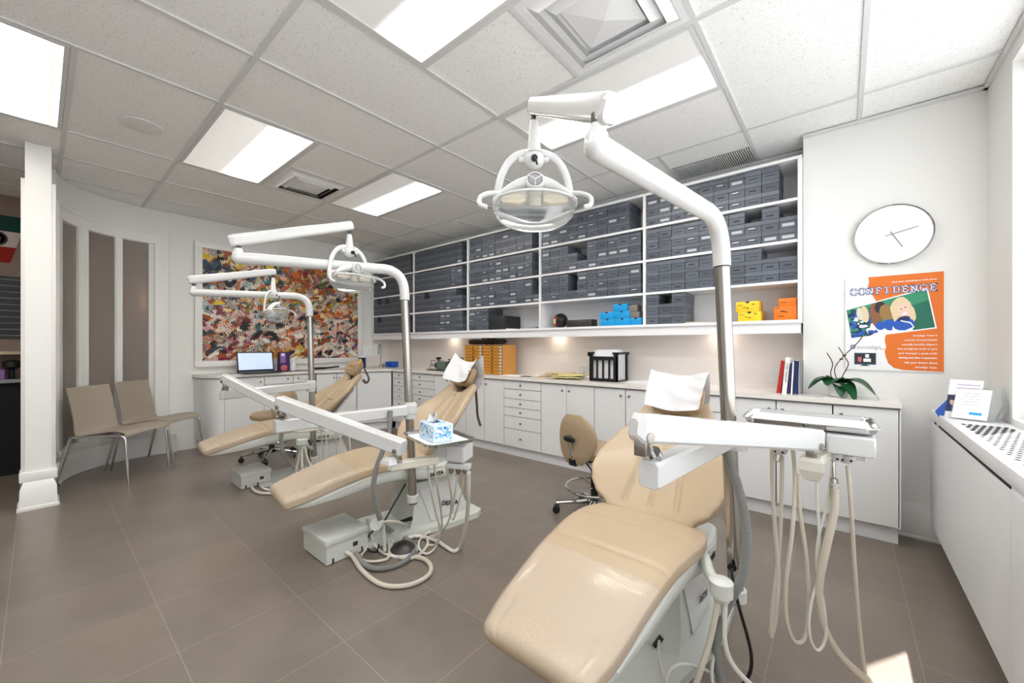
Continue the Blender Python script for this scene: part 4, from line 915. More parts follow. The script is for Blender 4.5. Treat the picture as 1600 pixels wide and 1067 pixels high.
q.text('Give them something to smile about', 0.0135, plane_y(px(.93, .925)[0], yF-0.0005, px(.93, .925)[1]), 'purewhite', 0.0002, 'RIGHT', 0.0002)
q.build('slogan', t, smooth=0); q = MB()
for k, s_ in enumerate(('Invisalign Teen is', 'a series of customized,', 'virtually invisible aligners', 'that straighten teeth to give', 'your teenager a great smile', 'during and after treatment.')):
    zz = px(0, .365-.045*k)[1]; q.text(s_, 0.0155, plane_y(px(.935, 0)[0], yF-0.0005, zz), 'purewhite', 0.0002, 'RIGHT', 0.0003 if k == 5 else 0.0001)
q.build('small_print', t, smooth=0); q = MB()
for k, s_ in enumerate(('Ask your doctor about', 'Invisalign Teen.')): q.text(s_, 0.0155, plane_y(px(.935, 0)[0], yF-0.0005, px(0, .09-.045*k)[1]), 'purewhite', 0.0002, 'RIGHT', 0.0002)
q.build('small_print', t, smooth=0)
q = MB(); q.text('invisalign', 0.034, plane_y(px(.125, 0)[0], yF-0.0005, px(0, .245)[1]), 'grey', 0.0002, 'LEFT'); q.text('teen', 0.016, plane_y(px(.37, 0)[0], yF-0.0005, px(0, .228)[1]), 'orange', 0.0002, 'LEFT')
sc_ = px(.085, .25)
for k in range(12):
    a = R(30*k); q.poly([(sc_[0]+r_*math.cos(a+o_), yF-0.0005, sc_[1]+r_*math.sin(a+o_)) for r_, o_ in ((.007, -.25), (.016, -.12), (.016, .12), (.007, .25))], 'blue' if k % 2 else 'teal', 0.0002, (0, -1, 0))
q.build('logo_print', t, smooth=0)
q = MB(); flat(q, [(.10, .06), (.335, .06), (.335, .185), (.10, .185)], 'teal', 0.0004); flat(q, [(.115, .075), (.32, .075), (.32, .175), (.115, .175)], 'darkhair', 0.0006); flat(q, [(.20, .09), (.28, .09), (.28, .125), (.20, .125)], 'purewhite', 0.0008); flat(q, [(.14, .09), (.18, .09), (.18, .14), (.14, .14)], 'salmon', 0.0008); flat(q, [(.22, .135), (.26, .135), (.26, .17), (.22, .17)], 'purewhite', 0.0008); flat(q, [(.16, .045), (.27, .045), (.24, .06), (.19, .06)], 'teal', 0.0004); q.build('television_print', t, smooth=0)
# ================================================================== HEATER COVER UNDER THE WINDOW
HX = 0.41; HT = 0.817
t = thing('radiator_cover', 'long white heater cover with a slotted top under the window', 'radiator cover', (0.52, 1.2, 0.115))
q = MB(); q.box(HX+0.006, XR-0.001, -1.5, YP-0.001, 0.115, HT-0.065, 'shelf'); q.build('cabinet_body', t, smooth=0)
q = MB(); q.box(HX-0.002, XR-0.001, -1.5, YP-0.001, HT-0.058, HT, 'shelf', 0.003); q.build('top', t)
yd = [-1.5, onX(1579, 800, HX).y, onX(1464, 720, HX).y, YP-0.001]
for k in range(3):
    q = MB(); q.box(HX, HX+0.006, yd[k]+0.002, yd[k+1]-0.002, 0.115, HT-0.075, 'shelf'); q.build('front_panel', t, smooth=0)
q = MB(); q.box(HX+0.004, HX+0.008, yd[1]+0.02, yd[2]-0.02, HT-0.075, HT-0.058, 'dark'); q.box(HX+0.004, HX+0.008, yd[2]+0.06, yd[3]-0.1, HT-0.075, HT-0.062, 'dark'); q.build('groove_shade', t, smooth=0)  # dark strips paint the shade in the groove below the top
q = MB()
for j in range(44):
    yk = 2.92-0.044*j
    for i in range(7):
        xo = 0.448+0.0225*i+(0.011 if j % 2 else 0); q.box(xo, xo+0.013, yk, yk+0.03, HT+0.0003, HT+0.0016, 'dark')
q.build('grille_slots', t, smooth=0)
# leaflet holder
hp = onZ(1500, 640, HT)
t = thing('leaflet_holder', 'clear plastic leaflet holder on the far end of the heater cover', 'holder', (0.5, 3.2, HT))
HB = Vector((0.44, 3.13, HT+0.001)); TM = Matrix.Translation(HB) @ Matrix.Rotation(R(-24), 4, 'Z')
def tilt(a): return TM @ Matrix.Rotation(R(a), 4, 'X')
q = MB(); q.T = TM; q.add([(0.0, 0, 0.004), (0.13, 0, 0.004), (0.13, 0.12, 0.004), (0.0, 0.12, 0.004)], [(0, 1, 2, 3)], 'shield')
q.T = tilt(-28); q.poly([(-0.01, 0.0, 0.0), (0.145, 0.0, 0.0), (0.165, 0.0, 0.1), (0.15, 0.0, 0.19), (0.0, 0.0, 0.17)], 'shield', 0.002, (0, 1, 0)); q.poly([(-0.01, 0.05, 0.0), (0.145, 0.05, 0.0), (0.175, 0.05, 0.12), (0.15, 0.05, 0.22), (0.0, 0.05, 0.2)], 'shield', 0.002, (0, 1, 0))
q.poly([(0.145, 0, 0), (0.145, 0.05, 0), (0.175, 0.05, 0.12), (0.165, 0, 0.1)], 'shield', 0.002, (1, 0, 0)); q.build('holder', t, smooth=0)
q = MB(); q.T = tilt(-28); q.box(0.0, 0.125, -0.004, 0.0, 0.006, 0.175, 'purewhite'); q.box(0.06, 0.105, -0.0048, -0.004, 0.03, 0.045, 'bluebox')
for k in range(5): q.box(0.02+0.01*(k % 2), 0.09, -0.0045, -0.004, 0.085+0.016*k, 0.0875+0.016*k, 'grey')
tag(q.build('leaflet', origin=HB, smooth=0), 'white leaflet with a small blue bar in the front pocket', 'leaflet')
q = MB(); q.T = tilt(-22) @ Matrix.Translation((-0.045, 0.06, 0.0)); q.box(0, 0.125, 0, 0.004, 0.0, 0.24, 'purewhite'); q.box(0.0, 0.055, -0.0008, 0, 0.055, 0.15, 'navy'); q.ball((0.03, -0.001, 0.11), 0.018, 'skin', (1, 0.06, 1.2), 12); q.ball((0.03, -0.0016, 0.127), 0.018, 'darkhair', (1, 0.05, 0.5), 12)
for k in range(3): q.box(0.03, 0.115, -0.0008, 0, 0.17+0.02*k, 0.173+0.02*k, 'lavender')
tag(q.build('leaflet', origin=HB, smooth=0), 'white leaflet with a small portrait photo, standing behind', 'leaflet')
q = MB(); q.T = tilt(-22) @ Matrix.Translation((-0.06, 0.075, 0.0)); q.poly([(0, 0, 0), (0.06, 0, 0), (0.06, 0, 0.16), (0.03, 0, 0.16), (-0.03, 0, 0.05)], 'blue', 0.003, (0, 1, 0)); tag(q.build('leaflet', origin=HB, smooth=0), 'bright blue leaflet at the left of the holder', 'leaflet')
# ================================================================== DIM ROOM BEHIND THE COLUMN
t = thing('wall_flag', 'green white and red flag with a round eagle emblem on the dim wall', 'flag', (XF, -0.4, 2.1))
fx = XF+0.004; yr = onX(34, 340, fx).y; fz1 = onX(16, 338, fx).z; fz0 = onX(16, 411, fx).z; yl = yr-0.95
q = MB(); h3 = (fz1-fz0)/3
zA = onX(33, 368, fx); zB = onX(16, 411, fx)
def fl(v):
    z_ = fz1-h3*v/0.7; return min(zA.y+0.25, zA.y+(zB.y-zA.y)*(zA.z-z_)/(zA.z-zB.z))
for k, m in enumerate((mat('flag_green', (20, 70, 62), 0.8), mat('flag_white', (214, 200, 196), 0.8), mat('flag_red', (160, 28, 24), 0.8))):
    q.add([(fx, yl, fz1-h3*k), (fx, fl(k*0.7), fz1-h3*k), (fx, fl((k+1)*0.7), fz1-h3*(k+1)), (fx, yl, fz1-h3*(k+1))], [(0, 1, 2, 3)], m)
    q.add([(fx+0.003, yl, fz1-h3*k), (fx+0.003, fl(k*0.7), fz1-h3*k), (fx+0.003, fl((k+1)*0.7), fz1-h3*(k+1)), (fx+0.003, yl, fz1-h3*(k+1))], [(0, 1, 2, 3)], m)
q.build('cloth', t, smooth=0)
ey = onX(-6, 372, fx).y; ez = (fz0+fz1)/2; q = MB()
q.T = Matrix.Translation((fx+0.005, ey, ez)) @ Matrix.Rotation(R(90), 4, 'Y'); q.lathe([(0.055, 0), (0.055, 0.002), (0.072, 0.002), (0.072, 0)], 'stem', 24); q.lathe([(0.001, 0), (0.001, 0.001), (0.035, 0.002), (0.035, 0)], 'stem', 7); q.build('emblem', t)
q = MB(); s0, s1 = onX(16, 529, XF+.02).z, onX(16, 432, XF+.02).z
q.box(XF+0.001, XF+0.02, -1.6, 0.3, s0, s1, 'black')
for k in range(10): z = s0+(s1-s0)*(k+0.5)/10; q.box(XF+0.02, XF+0.024, -1.6, 0.3, z-0.003, z+0.003, 'grey')
tag(q.build('slatwall_panel', origin=(XF, -0.6, s0), smooth=0), 'black grooved display panel on the wall below the flag', 'panel')
q = MB(); q.box(XF+0.001, XF+0.36, -1.6, -0.02, 1.12, 1.15, 'manila2'); tag(q.build('wall_shelf', origin=(XF, -0.8, 1.12), smooth=0), 'beige shelf in the dim room left of the column', 'shelf')
t = thing('office_desk', 'dark desk with a grey top in the dim room left of the column', 'desk', (XF+0.3, -0.8, 0))
q = MB(); q.box(XF+0.001, XF+0.55, -1.6, -0.02, 0.86, 0.89, 'grey'); q.build('desktop', t, smooth=0); q = MB(); q.box(XF+0.001, XF+0.5, -1.6, -0.05, 0, 0.86, 'dark'); q.build('desk_body', t, smooth=0)
q = MB(); c = (XF+0.3, -0.26, 0.89); q.box(c[0]-0.12, c[0]+0.12, c[1]-0.2, c[1]+0.06, 0.891, 0.98, 'lavender', 0.004); tag(q.build('tissue_carton', origin=c), 'pinkish carton on the desk in the dim room', 'carton')
q = MB(); c = (XF+0.36, -0.16, 0.89); q.lathe([(0.05, 0), (0.02, 0.01), (0.02, 0.08), (0.06, 0.11), (0.06, 0.16), (0.02, 0.18)], 'black', 14, c); tag(q.build('desk_lamp', origin=c), 'small black round-headed object on the desk in the dim room', 'desk object')
q = MB(); c = (XF+0.003, 0.95, 1.75); q.box(c[0], c[0]+0.05, c[1]-0.05, c[1]+0.05, 1.62, 1.86, mat('sconce_glass', (255, 220, 180), 0.5, emit=(255, 205, 150), es=5)); tag(q.build('wall_sconce', origin=c), 'warm wall lamp glowing behind the right frosted pane', 'lamp')
# ================================================================== DENTAL CHAIRS (built once at x = 0, copied)
def sring(n, e):
    # superellipse ring sampled evenly across the width
    p = 2.0/e; h = n//2; out = []
    for k in range(h):
        x = math.cos(math.pi*(k+0.5)/h); x = x*0.55+0.45*(1-2*(k+0.5)/h) if abs(x) < 0.985 else x
        out.append((x, max(0.0, 1-abs(x)**p)**(1/p)))
    return out+[(-x, -y) for x, y in out]
def supr(c, s, e): return (math.copysign(abs(c)**e, c), math.copysign(abs(s)**e, s))
def pad(bb, st, m, nseg=96, e=0.42, groove=None, mround=0.05):
    """st: list of (y, z, half width, half thickness) along the middle plane"""
    P = [Vector((0, a, b_)) for a, b_, w, h in st]; n = len(P); rings = []
    fine = []
    for i in range(n-1):
        for k in range(11): t_ = k/11; fine.append((i+t_))
    fine.append(n-1)
    def at(arr, x):
        i = min(int(x), n-2); t_ = x-i; p0, p1, p2, p3 = arr[max(0, i-1)], arr[i], arr[i+1], arr[min(n-1, i+2)]
        return 0.5*((2*p1)+(p2-p0)*t_+(2*p0-5*p1+4*p2-p3)*t_*t_+(3*p1-p0-3*p2+p3)*t_**3)
    Y_ = [s[0] for s in st]; Z_ = [s[1] for s in st]; Wd = [s[2] for s in st]; Th = [s[3] for s in st]
    pts = [(at(Y_, x), at(Z_, x), at(Wd, x), at(Th, x)) for x in fine]
    L = [0]
    for a, b_ in zip(pts[:-1], pts[1:]): L.append(L[-1]+math.hypot(b_[0]-a[0], b_[1]-a[1]))
    tot = L[-1]
    res = []
    for i, (y, z, w, h) in enumerate(pts):
        a = pts[max(0, i-1)]; c = pts[min(len(pts)-1, i+1)]; d = math.hypot(c[0]-a[0], c[1]-a[1]); ty, tz = (c[0]-a[0])/d, (c[1]-a[1])/d
        res.append((y, z, w, h, ty, tz, L[i]/tot, L[i]))
    def ring(y, z, w, h, ty, tz, s):
        out = []
        for cx, sz in sring(nseg, e):
            g = groove(cx, s) if (groove and sz > 0) else 0
            q = h*sz*(1-0.12*cx*cx if sz > 0 else 1)-g*max(0, sz); out.append(Vector((w*cx, y-tz*q, z+ty*q)))
        return out
    f = res[0]; l = res[-1]; rings = []
    for q, sc in ((1.0, 0.25), (0.85, 0.62), (0.5, 0.86), (0.2, 0.97)): rings.append(ring(f[0]-f[4]*f[3]*q*0.8, f[1]-f[5]*f[3]*q*0.8, f[2]-mround*(1-sc), f[3]*sc, f[4], f[5], 0))
    for y, z, w, h, ty, tz, s, _ in res: rings.append(ring(y, z, w, h, ty, tz, s))
    for q, sc in ((0.2, 0.97), (0.5, 0.86), (0.85, 0.62), (1.0, 0.25)): rings.append(ring(l[0]+l[4]*l[3]*q*0.8, l[1]+l[5]*l[3]*q*0.8, l[2]-mround*(1-sc), l[3]*sc, l[4], l[5], 1))
    bb.loft(rings, m); return bb
def gr(x, c, w, d): return d*math.exp(-((x-c)/w)**2)
def seat_groove(cx, s):
    g = gr(s, 0.52, 0.010, 0.007)
    if s > 0.55: g += gr(s, 0.80, 0.012, 0.004)+gr(cx, -0.36, 0.03, 0.004)*(s > 0.8)+gr(cx, 0.36, 0.03, 0.004)*(s > 0.8)
    if s < 0.12: g += gr(abs(cx), 0.72, 0.03, 0.004)
    return g+gr(s, 0.10, 0.012, 0.003)*(abs(cx) > .6)
def make_chair(label):
    t = thing('dental_chair', label, 'dental chair', (0, 1.6, 0), 'dental chairs')
    # base
    q = MB(); q.loft([[Vector((x+ox, y, z)) for x, y in ((-0.17, 1.22), (0.14, 1.22), (0.17, 1.28), (0.24, 1.62), (0.27, 1.80), (0.26, 2.02), (0.22, 2.08), (-0.17, 2.08), (-0.2, 2.02), (-0.2, 1.28))] for z, ox in ((0.0, 0), (0.035, 0))], 'shell')
    q.build('base_plate', t, smooth=20)
    q = MB(); q.loft([[Vector(p_) for p_ in ((x0, y0, z), (x1, y0, z), (x1, y1, z), (x0, y1, z))] for x0, x1, y0, y1, z in ((-0.15, 0.165, 1.55, 2.0, 0.035), (-0.15, 0.165, 1.57, 1.98, 0.1), (-0.13, 0.15, 1.60, 1.9, 0.31))], 'shell')
    q.build('base_column', t, smooth=10)
    q = MB(); q.poly([(0.168, 1.70, 0.04), (0.168, 1.97, 0.06), (0.155, 1.86, 0.285), (0.155, 1.62, 0.262)], 'white', 0.006, (1, 0, 0)); pn = q.build('side_cover', t, smooth=0)
    q = MB(); Tm = Matrix.Translation((0.1735, 1.845, 0.125)) @ Matrix.Rotation(R(90), 4, 'Z') @ Matrix.Rotation(R(94), 4, 'X') @ Matrix.Rotation(R(-12), 4, 'Z') @ Matrix.Shear('XZ', 4, (0, 0))
    q.text('DEXTA', 0.042, Matrix.Translation((0.003, 0, 0)) @ Tm, 'black', 0.0006, 'CENTER', 0.0012); q.build('lettering', pn, smooth=0)
    q = MB(); q.box(-0.1, 0.1, 1.6, 1.8, 0.3, 0.40, 'dark'); q.build('lift_mechanism', t, smooth=0)
    # seat shell
    up = [(0.845, .366), (0.96, .388), (1.13, .432), (1.31, .474), (1.45, .478), (1.6, .455), (1.75, .44), (1.88, .44)]
    lo = [(0.865, .335), (0.96, .336), (1.13, .345), (1.31, .370), (1.45, .372), (1.6, .343), (1.75, .322), (1.88, .312)]
    q = MB(); rings = []
    wd = [.155, .19, .212, .225, .235, .243, .24, .22]
    for (yu, zu), (yl, zl), w in zip(up, lo, wd):
        rg = []
        for k in range(28):
            an = 2*math.pi*k/28; c, s = supr(math.cos(an), math.sin(an), 0.35); rg.append(Vector((w*c, (yu+yl)/2+(yu-yl)/2*s, (zu+zl)/2+(zu-zl)/2*s)))
        rings.append(rg)
    q.loft(rings, 'shell'); sh = q.build('seat_shell', t, smooth=40)
    q = MB(); q.tube([(w*0.995+0.001, yu+0.0, zu-0.028-0.0*k) for k, ((yu, zu), w) in enumerate(zip(up, wd))][1:7], 0.004, 'shell', 6)
    q.text('DEXTA', 0.03, Matrix.Translation((0.2425, 1.70, 0.372)) @ Matrix.Rotation(R(90), 4, 'Z') @ Matrix.Rotation(R(90), 4, 'X'), 'black', 0.0015, 'CENTER', 0.001); q.build('shell_trim', sh, smooth=20)
    # seat and leg cushion
    q = MB(); pad(q, [(0.855, .374, .178, .034), (0.95, .398, .198, .038), (1.08, .432, .21, .04), (1.2, .460, .222, .04), (1.30, .474, .23, .04), (1.42, .478, .245, .038), (1.55, .470, .255, .036), (1.66, .462, .235, .034)], 'tan', groove=seat_groove); q.build('seat_cushion', t, smooth=60)
    # clear cover over the leg part
    q = MB(); pad(q, [(0.857, 0.376, .180, .0365), (0.95, .400, .200, .0405), (1.08, .434, .212, .0425), (1.18, .458, .222, .0425)], 'clearcover', groove=lambda cx, s: -0.0016*max(0, cx-0.1)*max(0, s-0.35)*(1+math.sin(70*s+6*cx)+0.5*math.sin(151*s-4*cx))); q.build('clear_leg_cover', t, smooth=60)
    # backrest
    B0 = Vector((0, 1.685, 0.47)); dr = Vector((0, 0.70, 0.714)).normalized(); nm = Vector((0, -dr.z, dr.y)); LB = 0.585
    prof = [(0, .19), (.06, .245), (.14, .275), (.24, .292), (.36, .29), (.48, .27), (.6, .245), (.72, .212), (.84, .184), (.94, .168), (1, .152)]
    def wat(s):
        for (a, wa), (b_, wb) in zip(prof[:-1], prof[1:]):
            if s <= b_: k = (s-a)/(b_-a); k = k*k*(3-2*k)*0.5+k*0.5; return wa+(wb-wa)*k
        return prof[-1][1]
    rings = []; NS = 90; nseg = 220
    def bring(s, scw=1.0, sct=1.0, ext=0.0):
        w = wat(s)*scw; rg = []
        for c, sn in sring(nseg, 0.45):
            x = w*c; notch = 0.085*max(0, 1-(abs(c)/0.74)**2.6)*max(0, (s-0.6)/0.4)**1.5
            h = 0.034*sct; curve = 0.075*(abs(x)/0.27)**2*(1-0.3*s)
            g = 0
            if sn > 0: g = gr(abs(x), 0.115-0.06*s, 0.010, 0.012)*(s > 0.05)+gr(x, 0, 0.009, 0.010)*(s > 0.05)*(s < 0.95)+(gr(s, 0.43, 0.012, 0.010)*(abs(x) < 0.115-0.06*s))
            rg.append(B0+dr*(LB*s-notch+ext)+Vector((x, 0, 0))+nm*(h*sn*(1-0.15*c*c)+curve-g*max(0, sn)))
        return rg
    for e_, sw, stt in ((-0.028, 0.82, 0.3), (-0.02, 0.93, 0.7), (-0.008, 0.985, 0.93)): rings.append(bring(0, sw, stt, e_))
    for i in range(NS+1): rings.append(bring(i/NS))
    for e_, sw, stt in ((0.008, 0.975, 0.93), (0.018, 0.93, 0.7), (0.024, 0.86, 0.3)): rings.append(bring(1, sw, stt, e_))
    q = MB(); q.loft(rings, 'tan'); q.build('backrest', t, smooth=60)
    q = MB(); q.loft([[B0+dr*(LB*s)+Vector((wat(s)*0.55*c_, 0, 0))-nm*(0.03+0.03*d_) for c_, d_ in ((-1, 0), (1, 0), (0.8, 1), (-0.8, 1))] for s in (0.02, .2, .4, .6, .8)], 'shell'); q.build('back_shell', t, smooth=30)
    # headrest
    hc = Vector((0.0, 2.11, 0.962)); hd = Vector((0, 0.50, 0.86)).normalized(); hn = Vector((0, -hd.z, hd.y))
    def hpad(off, lh, lt, m, bulge=0.0):
        q = MB(); rings = []
        for i in range(25):
            x = -0.125+0.25*i/24; k = max(0.02, 1-abs(x/0.128)**3.2)**0.5; rg = []
            for j in range(32):
                an = 2*math.pi*j/32; c, s = supr(math.cos(an), math.sin(an), 0.8); hh = lh*(0.75+0.25*k)*k**0.3
                g = (gr(c, 0.0, 0.09, 0.02)+gr(abs(c), 0.62, 0.07, 0.008))*(s > 0)*k
                rg.append(hc+hd*(off+hh*c)+Vector((x, 0, 0))+hn*((lt*s-g)*k+0.05*(x/0.125)**2))
            rings.append(rg)
        q.loft(rings, m); return q
    hq = hpad(0.0, 0.078, 0.045, 'tan_h').build('headrest', t, smooth=60)
    q = MB(); c0 = hc+hd*0.0-hn*0.035
    q.tube(spline([hc+Vector((0.10, 0, 0))-hn*0.03+hd*0.02, hc+Vector((0.135, 0, -0.01))-hn*0.05, hc+Vector((0.15, 0.01, -0.07))-hn*0.06, hc+Vector((0.125, 0.0, -0.11))-hn*0.05, hc+Vector((0.09, 0, -0.09))-hn*0.03], 6), 0.014, 'strap', 8, True, 0.3); q.build('strap', hq)
    q = MB(); q.bar(hc-hd*0.02-hn*0.04, B0+dr*(LB*0.62)-nm*0.045, 0.045, 0.014, 'darkmetal', 0.002); q.build('headrest_bar', t)
    return t
M['tan_h'] = mat('tan_vinyl_headrest', (176, 148, 114), 0.4, coat=0.15)
cl = mat('clear_vinyl_cover', (255, 255, 255), 0.10, alpha=0.10, spec=0.9, bump=0.04, bscale=10); M['clearcover'] = cl
U3, U2, U1 = -0.640, -2.355, -4.0
ch3 = make_chair('nearest tan dental chair, its footrest at the bottom edge of the photo')
ch2 = copy_tree(ch3); ch1 = copy_tree(ch3)
tag(ch2, 'middle tan dental chair, with the tissue box tray beside it', 'dental chair', 'dental chairs')
tag(ch1, 'farthest tan dental chair, with an uncovered padded headrest', 'dental chair', 'dental chairs')
ch3.location.x = U3; ch2.location.x = U2+0.07; ch1.location.x = U1+0.10; ch2.rotation_euler.z = R(-8); ch1.rotation_euler.z = R(-5.5)
for o in ch3.children:
    if o.name.split('.')[0] == 'headrest': o.location = o.location+Vector((0, -0.02, -0.045))
# paper covers over two headrests
def paper_cover(px_, label, w0, w1, corners, seed, dz=0.0, hgt=0.20, sad=0.05):
    rg = random.Random(seed); hcx = Vector((px_, 2.11+dz*0.4, 0.962+dz)); hd = Vector((0, 0.50, 0.86)).normalized(); hn = Vector((0, -hd.z, hd.y))
    t = thing('headrest_cover', label, 'paper cover', (px_, 2.06, 0.86), 'paper headrest covers')
    q = MB()
    def fn(u, v):
        x = (u-0.5)*2; w = w0+(w1-w0)*v; cr = corners*(abs(x)**3)*(v**3); fold = 0.004*math.sin(11*u+5*v)+0.003*math.sin(23*u*v+2)
        return hcx+Vector((x*w, 0, 0))+hd*(-0.075+hgt*v+cr)+hn*(0.068+sad*x*x*(1-v*0.1)+fold-0.02*v*v)
    q.grid(fn, 26, 20, 'paper'); q.build('front_sheet', t, smooth=60)
    q = MB()
    def fb(u, v):
        x = (u-0.5)*2; w = w1+(w0*0.95-w1)*v; cr = corners*(abs(x)**3)*((1-v)**3)
        return hcx+Vector((x*w, 0, 0))+hd*(hgt-0.075-0.18*v+cr)+hn*(0.038-0.10*min(1, v*2.0)+0.03*x*x+0.004*math.sin(9*u+4*v))
    q.grid(fb, 20, 14, 'paper'); q.build('back_sheet', t, smooth=60)
    return t
paper_cover(U3, 'white paper cover over the headrest of the nearest dental chair', 0.126, 0.14, 0.006, 1, -0.045, 0.205, 0.052)
paper_cover(U2+0.155, 'white paper cover with pointed corners over the middle dental chair headrest', 0.125, 0.14, 0.05, 2, 0.0, 0.185, 0.06)
q = MB(); hc2 = Vector((U2+0.255, 2.09, 0.88)); q.tube(spline([hc2+Vector((0.0, 0.0, 0)), hc2+Vector((0.01, 0.0, -0.1)), hc2+Vector((0.01, 0.01, -0.2)), hc2+Vector((0.04, 0.01, -0.27))], 6), 0.013, 'strap', 8, True, 0.3)
bpy.context.view_layer.update(); st_ = q.build('strap'); st_.parent = ch2; st_.matrix_parent_inverse = ch2.matrix_world.inverted()
for c_ in (ch2, ch3):
    for o in list(c_.children_recursive):
        if o.name.split('.')[0] == 'strap' and o is not st_: bpy.data.objects.remove(o)
# ================================================================== POSTS WITH LAMPS
def arm_T(a, b_): pass
def lamp_post(ptop, pbot, zarm, armend, j0, j1, lampyaw, lamptilt, label, drop, capdir, rad=0.0262, rfil=0.13, hole=None):
    t = thing('lamp_post', label, 'dental lamp', pbot)
    d = (ptop-pbot).normalized(); corner = ptop+d*((zarm-ptop.z)/d.z)
    q = MB(); q.tube([pbot, ptop], rad*0.96, 'steel', 24)
    q.tube([pbot-d*0.0, pbot+d*0.0001], rad*0.5, 'dark', 12); q.build('pole', t)
    q = MB(); ps = fillet(ptop, corner, armend, rfil, 12); q.tube(ps, rad*1.12, 'white', 24)
    e = (ps[-1]-ps[-2]).normalized(); q.ball(ps[-1], rad*1.12, 'white', (1, 1, 1), 20); q.cyl(ptop-d*0.004, ptop+d*0.0, rad*1.02, 'darkmetal', 24); q.build('lower_arm', t)
    q = MB(); jb = Vector((armend.x, armend.y, armend.z)); q.lathe([(rad*1.05, -rad*0.2), (rad*1.0, rad*0.9), (rad*0.75, rad*1.5), (rad*0.62, rad*1.9)], 'white', 24, jb); q.lathe([(rad*0.48, rad*1.9), (rad*0.48, rad*2.4+0.012)], 'darkmetal', 16, jb); q.build('swivel', t)
    # upper arm: rounded rectangular beam
    q = MB(); ax = (j1-j0).normalized(); sd = Vector((0, 0, 1)).cross(ax).normalized(); upv = ax.cross(sd); rings = []
    L = (j1-j0).length
    for s, k, kk in ((-0.030, 0.3, 0.5), (-0.026, 0.8, 0.85), (-0.014, 1, 1), (0, 1, 1), (L, 0.80, 0.80), (L+0.012, 0.78, 0.78), (L+0.02, 0.6, 0.6), (L+0.023, 0.3, 0.3)):
        rg = []
        for i in range(28):
            an = 2*math.pi*i/28; c, sn = supr(math.cos(an), math.sin(an), 0.55); rg.append(j0+ax*s+sd*(0.024*k*c)+upv*(0.033*kk*sn))
        rings.append(rg)
    q.loft(rings, 'white'); q.build('upper_arm', t, smooth=40)
    # lamp head
    q = MB(); pz = j1+Vector((0, 0, -0.03)); K = pz+Vector((0, 0, -drop))
    q.cyl(pz+Vector((0, 0, 0.01)), pz+Vector((0, 0, -0.022)), 0.009, 'darkmetal', 14); q.tube([pz+Vector((0, 0, -0.02)), pz+Vector((0, 0, -0.025)), K+Vector((0, 0, 0.035)), K+Vector((0, 0, 0.02))], [0.012, 0.014, 0.022, 0.03], 'white', 20); q.build('hanger', t)
    TT = Matrix.Translation(K) @ Matrix.Rotation(lampyaw, 4, 'Z')
    q = MB(); q.T = TT; q.ball((0, 0, 0), 0.034, 'white', (1.05, 0.95, 0.95), 20); q.cyl((0, -0.028, -0.008), (0, -0.038, -0.01), 0.011, 'black', 14); q.tube([(0, -0.036, -0.01), (0.003, -0.048, -0.018), (0.008, -0.052, -0.038)], 0.0035, 'black', 6)
    q.cyl((-0.05, 0, 0.0), (0.05, 0, 0.0), 0.009, 'white', 12); q.build('knuckle', t)
    q = MB(); q.T = TT; yk = [Vector((-0.124*math.copysign(abs(math.cos(a))**0.75, math.cos(a)), 0.0, -0.17+0.195*max(0, math.sin(a))**0.85)) for a in [math.pi*i/32 for i in range(33)]]
    q.tube(yk, 0.0125, 'white', 12, True, 0.6); q.build('yoke', t)
    TH = TT @ Matrix.Translation((0, 0, -0.165)) @ Matrix.Rotation(lamptilt, 4, 'X')
    hd_ = MB(); hd_.T = TH
    def arch(x): return 0.062*(1-(abs(x)/0.135)**2)
    rings = []
    for i in range(25):
        x = -0.135+0.27*i/24; h = 0.010+0.014*(1-(x/0.135)**2); rg = []
        for k in range(14):
            an = 2*math.pi*k/14; rg.append(Vector((x, -0.035+0.03*math.cos(an)+0.02*(1-(x/0.135)**2)*-1, arch(x)-0.005+h*math.sin(an))))
        rings.append(rg)
    hd_.loft(rings, 'white'); hb = hd_.build('lamp_body', t, smooth=50)
    f = MB(); f.T = TH @ Matrix.Translation((0, -0.088, 0.046)) @ Matrix.Rotation(R(90), 4, 'X'); f.lathe([(0.03, -0.02), (0.031, 0.0), (0.027, 0.006), (0.026, 0.006)], 'white', 28)
    f.lathe([(0.001, 0.005), (0.0215, 0.005), (0.0215, 0.0065), (0.001, 0.0065)], 'purewhite', 28)
    for r_ in (0.004, 0.0085, 0.013, 0.0175, 0.0215): f.tube([(r_*math.cos(a), r_*math.sin(a), 0.0067) for a in [2*math.pi*k/24 for k in range(25)]], 0.0012, 'dark', 5, False)
    for a in (30, 150, 270): f.bar((0, 0, 0.0085), (0.023*math.cos(R(a)), 0.023*math.sin(R(a)), 0.0085), 0.002, 0.002, 'purewhite')
    f.build('fan_grille', hb)
    r_ = MB(); r_.T = TH
    for s_ in (-1, 1):
        r_.loft([[Vector((s_*x, y, z)) for x, y, z in ((0.028, yy_, 0.030), (0.110, yy_, 0.024), (0.115, yy_, 0.010), (0.10, yy_, -0.006), (0.05, yy_, -0.010), (0.028, yy_, -0.002))] for yy_ in (-0.045, -0.03)], 'reflect')
    r_.cyl((0, -0.05, 0.03), (0, -0.03, -0.01), 0.022, 'beige', 18); r_.build('reflector', t, smooth=20)
    g = MB(); g.T = TH; rings = []
    for i in range(11):
        a = math.pi*0.5*i/10; k = math.cos(a)*0.98+0.02; rings.append([Vector((0.138*k**0.55*math.cos(b_), -0.02+0.078*k**0.55*math.sin(b_), 0.005-0.082*math.sin(a))) for b_ in [2*math.pi*j/36 for j in range(36)]])
    g.loft(rings, 'shield', True); g.build('clear_shield', t, smooth=60)
